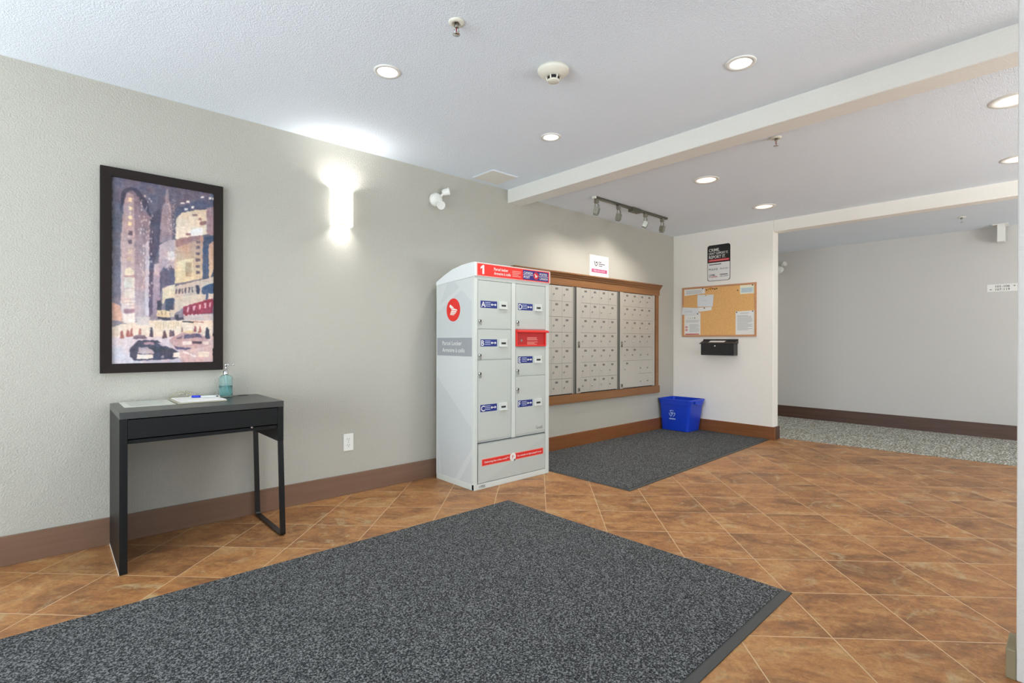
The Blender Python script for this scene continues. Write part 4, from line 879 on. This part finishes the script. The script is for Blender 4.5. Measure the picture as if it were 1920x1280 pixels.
# ------------------------------------------------------------------ back wall: sign, cork board, drop box
BR = (0, -1, 0)
def rrect(x0, x1, y0, y1, r, n=6):
    P = []
    for cx_, cy_, a0 in ((x1-r, y1-r, 0), (x0+r, y1-r, 90), (x0+r, y0+r, 180), (x1-r, y0+r, 270)):
        P += [(cx_+r*math.cos(math.radians(a0+90*k/n)), cy_+r*math.sin(math.radians(a0+90*k/n))) for k in range(n+1)]
    return P
t = empty('warning_sign', (XB, -0.595, 2.01), 'tall black and white crime reporting sign above the cork board', 'sign')
mb = MB(); mb.poly((XB, 0, 0), BR, UZ, rrect(0.456, 0.734, 1.795, 2.222, 0.028), 0.003, SIGNK); pl = obj('sign_plate', mb, t)
mb = MB(); mb.poly((XB-0.003, 0, 0), BR, UZ, [(0.461, 2.012), (0.461, 1.825), (0.466, 1.812), (0.476, 1.803), (0.486, 1.800), (0.704, 1.800), (0.714, 1.803), (0.724, 1.812), (0.729, 1.825), (0.729, 2.012)][::-1], 0.0006, PAPER)
o_ = (XB-0.0038, 0, 0)
mb.text('CRIME.', o_, BR, UZ, 0.476, 2.146, 0.050, PAPER, width=0.130, bold=0.012); mb.text("DON'T SUPPORT IT.", o_, BR, UZ, 0.476, 2.108, 0.040, PAPER, width=0.235, bold=0.008)
mb.text('REPORT IT.', o_, BR, UZ, 0.476, 2.062, 0.050, PAPER, width=0.205, bold=0.012)
mb.plate((XB-0.003, 0, 0), BR, UZ, 0.470, 0.722, 2.026, 2.052, 0.0006, CRIMS); mb.lines((XB-0.0038, 0, 0), BR, UZ, 0.478, 0.714, 2.045, 1, 0.01, 0.011, mat('dull_red_text', (226, 130, 130), 0.5), 6)
mb.lines(o_, BR, UZ, 0.476, 0.640, 1.996, 1, 0.01, 0.010, mat('dark_grey_ink', (90, 90, 94), 0.7), 7)
mb.text('POLICE', o_, BR, UZ, 0.476, 1.924, 0.030, INK, width=0.108, bold=0.01); mb.text('780-423-4567', o_, BR, UZ, 0.612, 1.928, 0.022, INK, width=0.100, bold=0.0)
mb.text('CRIME', o_, BR, UZ, 0.476, 1.858, 0.026, INK, width=0.075, bold=0.012); mb.text('STOPPERS', o_, BR, UZ, 0.476, 1.836, 0.024, CRIMS, width=0.106, bold=0.012)
mb.lines(o_, BR, UZ, 0.612, 0.712, 1.872, 1, 0.01, 0.009, MATS['dark_grey_ink'], 7); mb.text('1-800-222-8477', o_, BR, UZ, 0.608, 1.840, 0.020, INK, width=0.110)
obj('lettering', mb, pl)
cx0, cx1, cz0, cz1 = 0.131, 1.035, 1.133, 1.741
t = empty('cork_board', (XB, -(cx0+cx1)/2, cz0), 'wood-framed cork notice board on the back wall', 'notice board')
mb = MB(); mb.plate((XB, 0, 0), BR, UZ, cx0+0.01, cx1-0.01, cz0+0.01, cz1-0.01, 0.009, CORK); obj('cork_panel', mb, t)
mb = MB(); fw_ = 0.020
for a, b_, c_, d_ in ((cx0, cx1, cz0, cz0+fw_), (cx0, cx1, cz1-fw_, cz1), (cx0, cx0+fw_, cz0+fw_, cz1-fw_), (cx1-fw_, cx1, cz0+fw_, cz1-fw_)): mb.plate((XB, 0, 0), BR, UZ, a, b_, c_, d_, 0.015, CORKF)
obj('frame', mb, t, bevel=0.001)
xc = XB-0.0095
def paper(name, pts, label, lv, decor=None, m=PAPER, curl=0):
    mb = MB(); o_ = (xc-0.0016*lv, 0, 0); mb.poly(o_, BR, UZ, pts, 0.0008, m)
    if decor: decor(mb, (xc-0.0016*lv-0.0009, 0, 0))
    cy = sum(p[0] for p in pts)/len(pts); cz = sum(p[1] for p in pts)/len(pts)
    tag(obj(name, mb, origin=(xc, -cy, cz)), label, 'paper', 'papers pinned to the cork board')
paper('paper_notice', [(0.162, 1.640), (0.430, 1.656), (0.428, 1.716), (0.160, 1.719)], 'wide printed strip pinned at the top left of the cork board', 0, lambda mb, o: mb.lines(o, BR, UZ, 0.185, 0.40, 1.700, 4, 0.012, 0.005, GREYINK, 1))
paper('paper_notice', [(0.163, 1.156), (0.372, 1.156), (0.373, 1.423), (0.162, 1.423)], 'printed sheet with small red squares, lower left of the cork board', 0,
      lambda mb, o: (mb.lines(o, BR, UZ, 0.18, 0.36, 1.338, 3, 0.011, 0.004, GREYINK, 1), mb.lines(o, BR, UZ, 0.23, 0.36, 1.285, 9, 0.011, 0.004, GREYINK, 5), mb.plate(o, BR, UZ, 0.175, 0.355, 1.160, 1.171, 0.0005, CRIMS),
                     [(mb.plate(o, BR, UZ, 0.176, 0.202, z, z+0.024, 0.0005, CRIMS), mb.plate((o[0]-0.0006, 0, 0), BR, UZ, 0.183, 0.195, z+0.006, z+0.018, 0.0005, PAPER)) for z in (1.205, 1.240)],
                     [mb.disc(o, BR, UZ, 0.215+k*0.028, 1.362, 0.004+0.003*(k == 3), 0.0005, INK, 10) for k in range(4)]))
paper('paper_notice', [(0.801, 1.156), (1.012, 1.156), (1.012, 1.427), (0.801, 1.422)], 'letter-size typed page pinned at the lower right of the cork board', 0, lambda mb, o: (mb.lines(o, BR, UZ, 0.855, 0.955, 1.402, 1, 0.012, 0.006, GREYINK, 1), mb.lines(o, BR, UZ, 0.820, 0.995, 1.375, 14, 0.0125, 0.0055, GREYINK, 9)))
paper('paper_notice', [(0.851, 1.618), (1.011, 1.618), (1.009, 1.719), (0.851, 1.718)], 'small pale blue and yellow card pinned at the top right of the cork board', 0, lambda mb, o: (mb.plate(o, BR, UZ, 0.860, 1.000, 1.630, 1.690, 0.0004, mat('card_blue', (200, 222, 226), 0.7)), mb.lines((o[0]-0.0006, 0, 0), BR, UZ, 0.870, 0.99, 1.680, 4, 0.012, 0.005, GREYINK, 2)), m=mat('cream_card', (236, 230, 204), 0.7))
paper('blank_paper', [(0.334, 1.497), (0.528, 1.492), (0.540, 1.633), (0.334, 1.642)], 'blank white note hanging just below the top left strip on the cork board', 2, lambda mb, o: mb.lines(o, BR, UZ, 0.40, 0.45, 1.57, 1, 0.01, 0.003, GREYINK, 2), PAPER2)
paper('paper_strip', [(0.356, 1.436), (0.512, 1.450), (0.516, 1.489), (0.330, 1.486)], 'narrow white slip under the blank note on the cork board', 1, None, PAPER)
paper('envelope', [(0.131, 1.408), (0.347, 1.400), (0.356, 1.481), (0.139, 1.499)], 'white envelope overlapping the left frame edge of the cork board', 4.2, lambda mb, o: (mb.lines(o, BR, UZ, 0.17, 0.27, 1.452, 2, 0.011, 0.003, GREYINK, 2),), PAPER2)
def pin(y, z, m, label, group, lv=0.0015):
    mb = MB(); mb.lathe([(0.0062, 0), (0.0062, 0.002), (0.0035, 0.004), (0.0035, 0.008), (0.0055, 0.010), (0.004, 0.0105)], (xc-lv+0.0012, -y, z), m, (-1, 0, 0), 12)
    tag(obj('push_pin', mb, origin=(xc, -y, z)), label, 'push pin', group)
for y, z in ((0.478, 1.702), (0.492, 1.711), (0.507, 1.706), (0.514, 1.714), (0.499, 1.695)): pin(y, z, BRASS, 'one of the loose brass pins clustered at the top left centre of the cork board', 'brass pins clustered on the cork board')
for y, z in ((0.530, 1.703), (0.554, 1.697), (0.577, 1.703)): pin(y, z, INK, 'one of three dark pins in a row right of the brass pins', 'dark pins beside the brass pins')
pin(0.451, 1.694, INK, 'dark pin just right of the top left printed strip', 'single dark pins')
pin(0.826, 1.664, INK, 'dark pin just left of the small card at top right', 'single dark pins')
for y, z, l in ((0.402, 1.714, 'dark pin holding the top left printed strip'), (0.446, 1.627, 'brass pin holding the blank white note'), (0.424, 1.478, 'dark pin holding the narrow white slip'), (0.342, 1.412, 'dark pin at the corner of the white envelope'), (0.996, 1.418, 'dark pin at the right corner of the typed page'), (0.814, 1.412, 'dark pin at the left corner of the typed page'), (0.994, 1.712, 'dark pin holding the small card at top right')): pin(y, z, BRASS if 'brass' in l else INK, l, 'pins holding papers', {0.446: 0.0045, 0.424: 0.003, 0.342: 0.009}.get(y, 0.0015))
# black drop box
t = empty('drop_box', (XB, -0.624, 0.915), 'small black metal mail drop box mounted below the cork board', 'drop box')
bx0, bx1 = 0.424, 0.822
mb = MB(); mb.box(5.776, XB, -bx1, -bx0, 0.915, 1.052, SIGNK, 0.003); body = obj('body', mb, t)
mb = MB(); mb.box(5.770, 5.7765, -bx1+0.020, -bx0-0.004, 0.918, 1.048, SIGNK, 0.002); obj('front_door', mb, t)
mb = MB(); mb.prism([(5.762, 1.046), (5.762, 1.056), (5.850, 1.086), (5.856, 1.104), (XB, 1.104), (XB, 1.052), (5.776, 1.052)], 1, -bx1-0.008, -bx0+0.010, SIGNK)
ob = obj('lid', mb, t, bevel=0.001)
mb = MB(); mb.lathe([(0.010, 0), (0.010, 0.003), (0.007, 0.006)], (5.770, -0.601, 1.025), CHROME, (-1, 0, 0), 18); obj('lock', mb, t)
mb = MB(); a, b_ = V((5.790, 0, 1.0672)), V((5.838, 0, 1.0836)); nrm = V((-0.322, 0, 0.947))
mb.slab([V((a.x, -0.700, a.z)), V((a.x, -0.515, a.z)), V((b_.x, -0.515, b_.z)), V((b_.x, -0.700, b_.z))], nrm, 0.0012, PAPER)
tag(obj('paper_strip', mb, origin=(5.81, -0.6, 1.075)), 'white paper strip lying on the lid of the black drop box', 'paper')

# ------------------------------------------------------------------ recycling bin
t = empty('recycling_bin', (5.69, -0.215, 0.012), 'open blue plastic recycling bin standing in the corner on the dark mat', 'bin')
def rr3(cx_, cy_, hx, hy, r, z, n=6): return [V((x, y, z)) for x, y in rrect(cx_-hx, cx_+hx, cy_-hy, cy_+hy, r, n)]
def bl(f): return (5.690-0.006*f, -0.207-0.018*f, 0.140+0.026*f, 0.176+0.026*f)
L_ = []
for f, r, z in ((0, 0.03, 0.012), (0.02, 0.034, 0.016), (0.5, 0.034, 0.18), (0.86, 0.034, 0.325)): a = bl(f); L_.append(rr3(*a, r, z))
a = bl(0.88); L_.append(rr3(a[0], a[1], a[2]+0.006, a[3]+0.006, 0.036, 0.326)); a = bl(1.0)
L_ += [rr3(a[0], a[1], a[2]+0.003, a[3]+0.010, 0.036, 0.370), rr3(a[0], a[1], a[2]+0.008, a[3]+0.020, 0.038, 0.370), rr3(a[0], a[1], a[2]+0.008, a[3]+0.020, 0.038, 0.388), rr3(a[0], a[1], a[2]-0.003, a[3]-0.003, 0.030, 0.388)]
for f, z in ((0.86, 0.325), (0.02, 0.020)): a = bl(f); L_.append(rr3(a[0], a[1], a[2]-0.004, a[3]-0.004, 0.030, z))
mb = MB(); rings = [[mb.bm.verts.new(p) for p in r] for r in L_]; n = len(rings[0]); mi_ = mb.mi(BINB)
for A, B in zip(rings, rings[1:]):
    for k in range(n): f = mb.bm.faces.new((A[k], A[(k+1) % n], B[(k+1) % n], B[k])); f.smooth = True; f.material_index = mi_
mb.bm.faces.new(rings[0][::-1]).material_index = mi_; mb.bm.faces.new(rings[-1]).material_index = mi_
o_b = obj('tub', mb, t); o_b.data.shade_smooth() if hasattr(o_b.data, 'shade_smooth') else None
em = o_b.modifiers.new('edge_split', 'EDGE_SPLIT'); em.split_angle = math.radians(38)
mb = MB(); mb.box(5.60, 5.775, -0.456, -0.430, 0.338, 0.372, BINB, 0.006); mb.box(5.625, 5.75, -0.462, -0.440, 0.330, 0.345, BINB, 0.005); obj('handle', mb, t)
mb = MB(); fo = V((5.690-0.006*0.55-0.140-0.026*0.55-0.003, 0, 0)); uu = V((-0.032/0.37, 0, 1)).normalized()
def fpt(z): f = (z-0.012)/0.366; return V((5.690-0.006*f-0.140-0.026*f-0.0022, 0, z))
for k in range(3):
    a0 = math.radians(90+120*k)
    for (ra, rb, s_, e_) in ((0.040, 0.033, -38, 30),):
        pts = [(ra*math.cos(a0+math.radians(s_+(e_-s_)*q/8)), ra*math.sin(a0+math.radians(s_+(e_-s_)*q/8))) for q in range(9)]+[(rb*math.cos(a0+math.radians(e_-(e_-s_)*q/8)), rb*math.sin(a0+math.radians(e_-(e_-s_)*q/8))) for q in range(9)]
        mb.poly(fpt(0.216), BR, uu, [(0.190+x, y) for x, y in pts], 0.0006, BINW)
    pts = [(0.016*math.cos(a0+math.radians(60+k2*40))+0.018*math.cos(a0+1.0), 0.016*math.sin(a0+math.radians(60+k2*40))+0.018*math.sin(a0+1.0)) for k2 in range(9)]
    mb.poly(fpt(0.216), BR, uu, [(0.190+x*0.6, y*0.6) for x, y in pts], 0.0006, BINW)
    tip = a0+math.radians(42); mb.poly(fpt(0.216), BR, uu, [(0.190+0.048*math.cos(tip-0.25), 0.048*math.sin(tip-0.25)), (0.190+0.034*math.cos(tip+0.25), 0.034*math.sin(tip+0.25)), (0.190+0.024*math.cos(tip-0.25), 0.024*math.sin(tip-0.25))], 0.0006, BINW)
mb.poly(fpt(0.150), BR, uu, [(0.150, -0.006), (0.232, -0.006), (0.232, 0.007), (0.150, 0.007)], 0.0006, BINW); obj('printed_symbol', mb, t, recalc=True)

# ------------------------------------------------------------------ floor mats
def floormat(pts, rim, z0, z1, label):
    c_ = sum((V(p) for p in pts), V((0, 0)))/4
    t = empty('floor_mat', (c_.x, c_.y, 0), label, 'floor mat')
    P = [V(p) for p in pts]; n = 4; inn = []
    for k in range(4):
        a, b, c2 = P[k-1], P[k], P[(k+1) % 4]; e1 = (b-a).normalized(); e2 = (c2-b).normalized(); n1 = V((-e1.y, e1.x)); n2 = V((-e2.y, e2.x))
        inn.append(b+n1*rim[k-1]+n2*rim[k])
    mb = MB(); mr = RUBBER
    for k in range(4):
        a, b, c2, d = P[k], P[(k+1) % 4], inn[(k+1) % 4], inn[k]
        A0, B0, A1, B1, C1, D1 = V((*a, 0.0005)), V((*b, 0.0005)), V((*a, z0)), V((*b, z0)), V((*c2, z0+0.001)), V((*d, z0+0.001))
        mb.face((A0, B0, B1, A1), mr); mb.face((A1, B1, C1, D1), mr)
    obj('rubber_border', mb, t)
    mb = MB(); mb.prism([(p.x, p.y) for p in inn], 2, 0.0005, z1, MATF); obj('carpet_pile', mb, t)
floormat([(-1.30, -2.71), (2.361, -2.626), (2.302, -0.866), (-1.30, -0.838)], (0.038, 0.012, 0.012, 0.03), 0.004, 0.0085, 'large charcoal entrance mat in the foreground')
floormat([(3.094, -1.290), (5.856, -1.182), (5.856, -0.018), (3.062, -0.018)], (0.030, 0.004, 0.002, 0.016), 0.004, 0.0085, 'dark grey mat on the floor below the mailboxes')

# ------------------------------------------------------------------ hall sign
t = empty('room_number_sign', (XF, -2.885, 1.678), 'white room number direction sign with arrows on the hall wall', 'sign')
mb = MB(); mb.plate((XF, 0, 0), BR, UZ, 2.760, 3.008, 1.637, 1.719, 0.004, WHITE); obj('sign_plate', mb, t)
mb = MB(); o_ = (XF-0.0042, 0, 0); mb.text('101-106', o_, BR, UZ, 2.828, 1.683, 0.034, INK, width=0.115, bold=0.004); mb.text('107-119', o_, BR, UZ, 2.828, 1.649, 0.034, INK, width=0.115, bold=0.004)
for cx_, cz_, d in ((2.978, 1.695, 1), (2.792, 1.661, -1)):
    mb.plate(o_, BR, UZ, cx_-0.008, cx_+0.008, cz_-0.0018, cz_+0.0018, 0.0006, INK); mb.poly(o_, BR, UZ, [(cx_+d*0.012, cz_), (cx_+d*0.001, cz_+0.007), (cx_+d*0.001, cz_-0.007)], 0.0006, INK)
obj('lettering', mb, t)
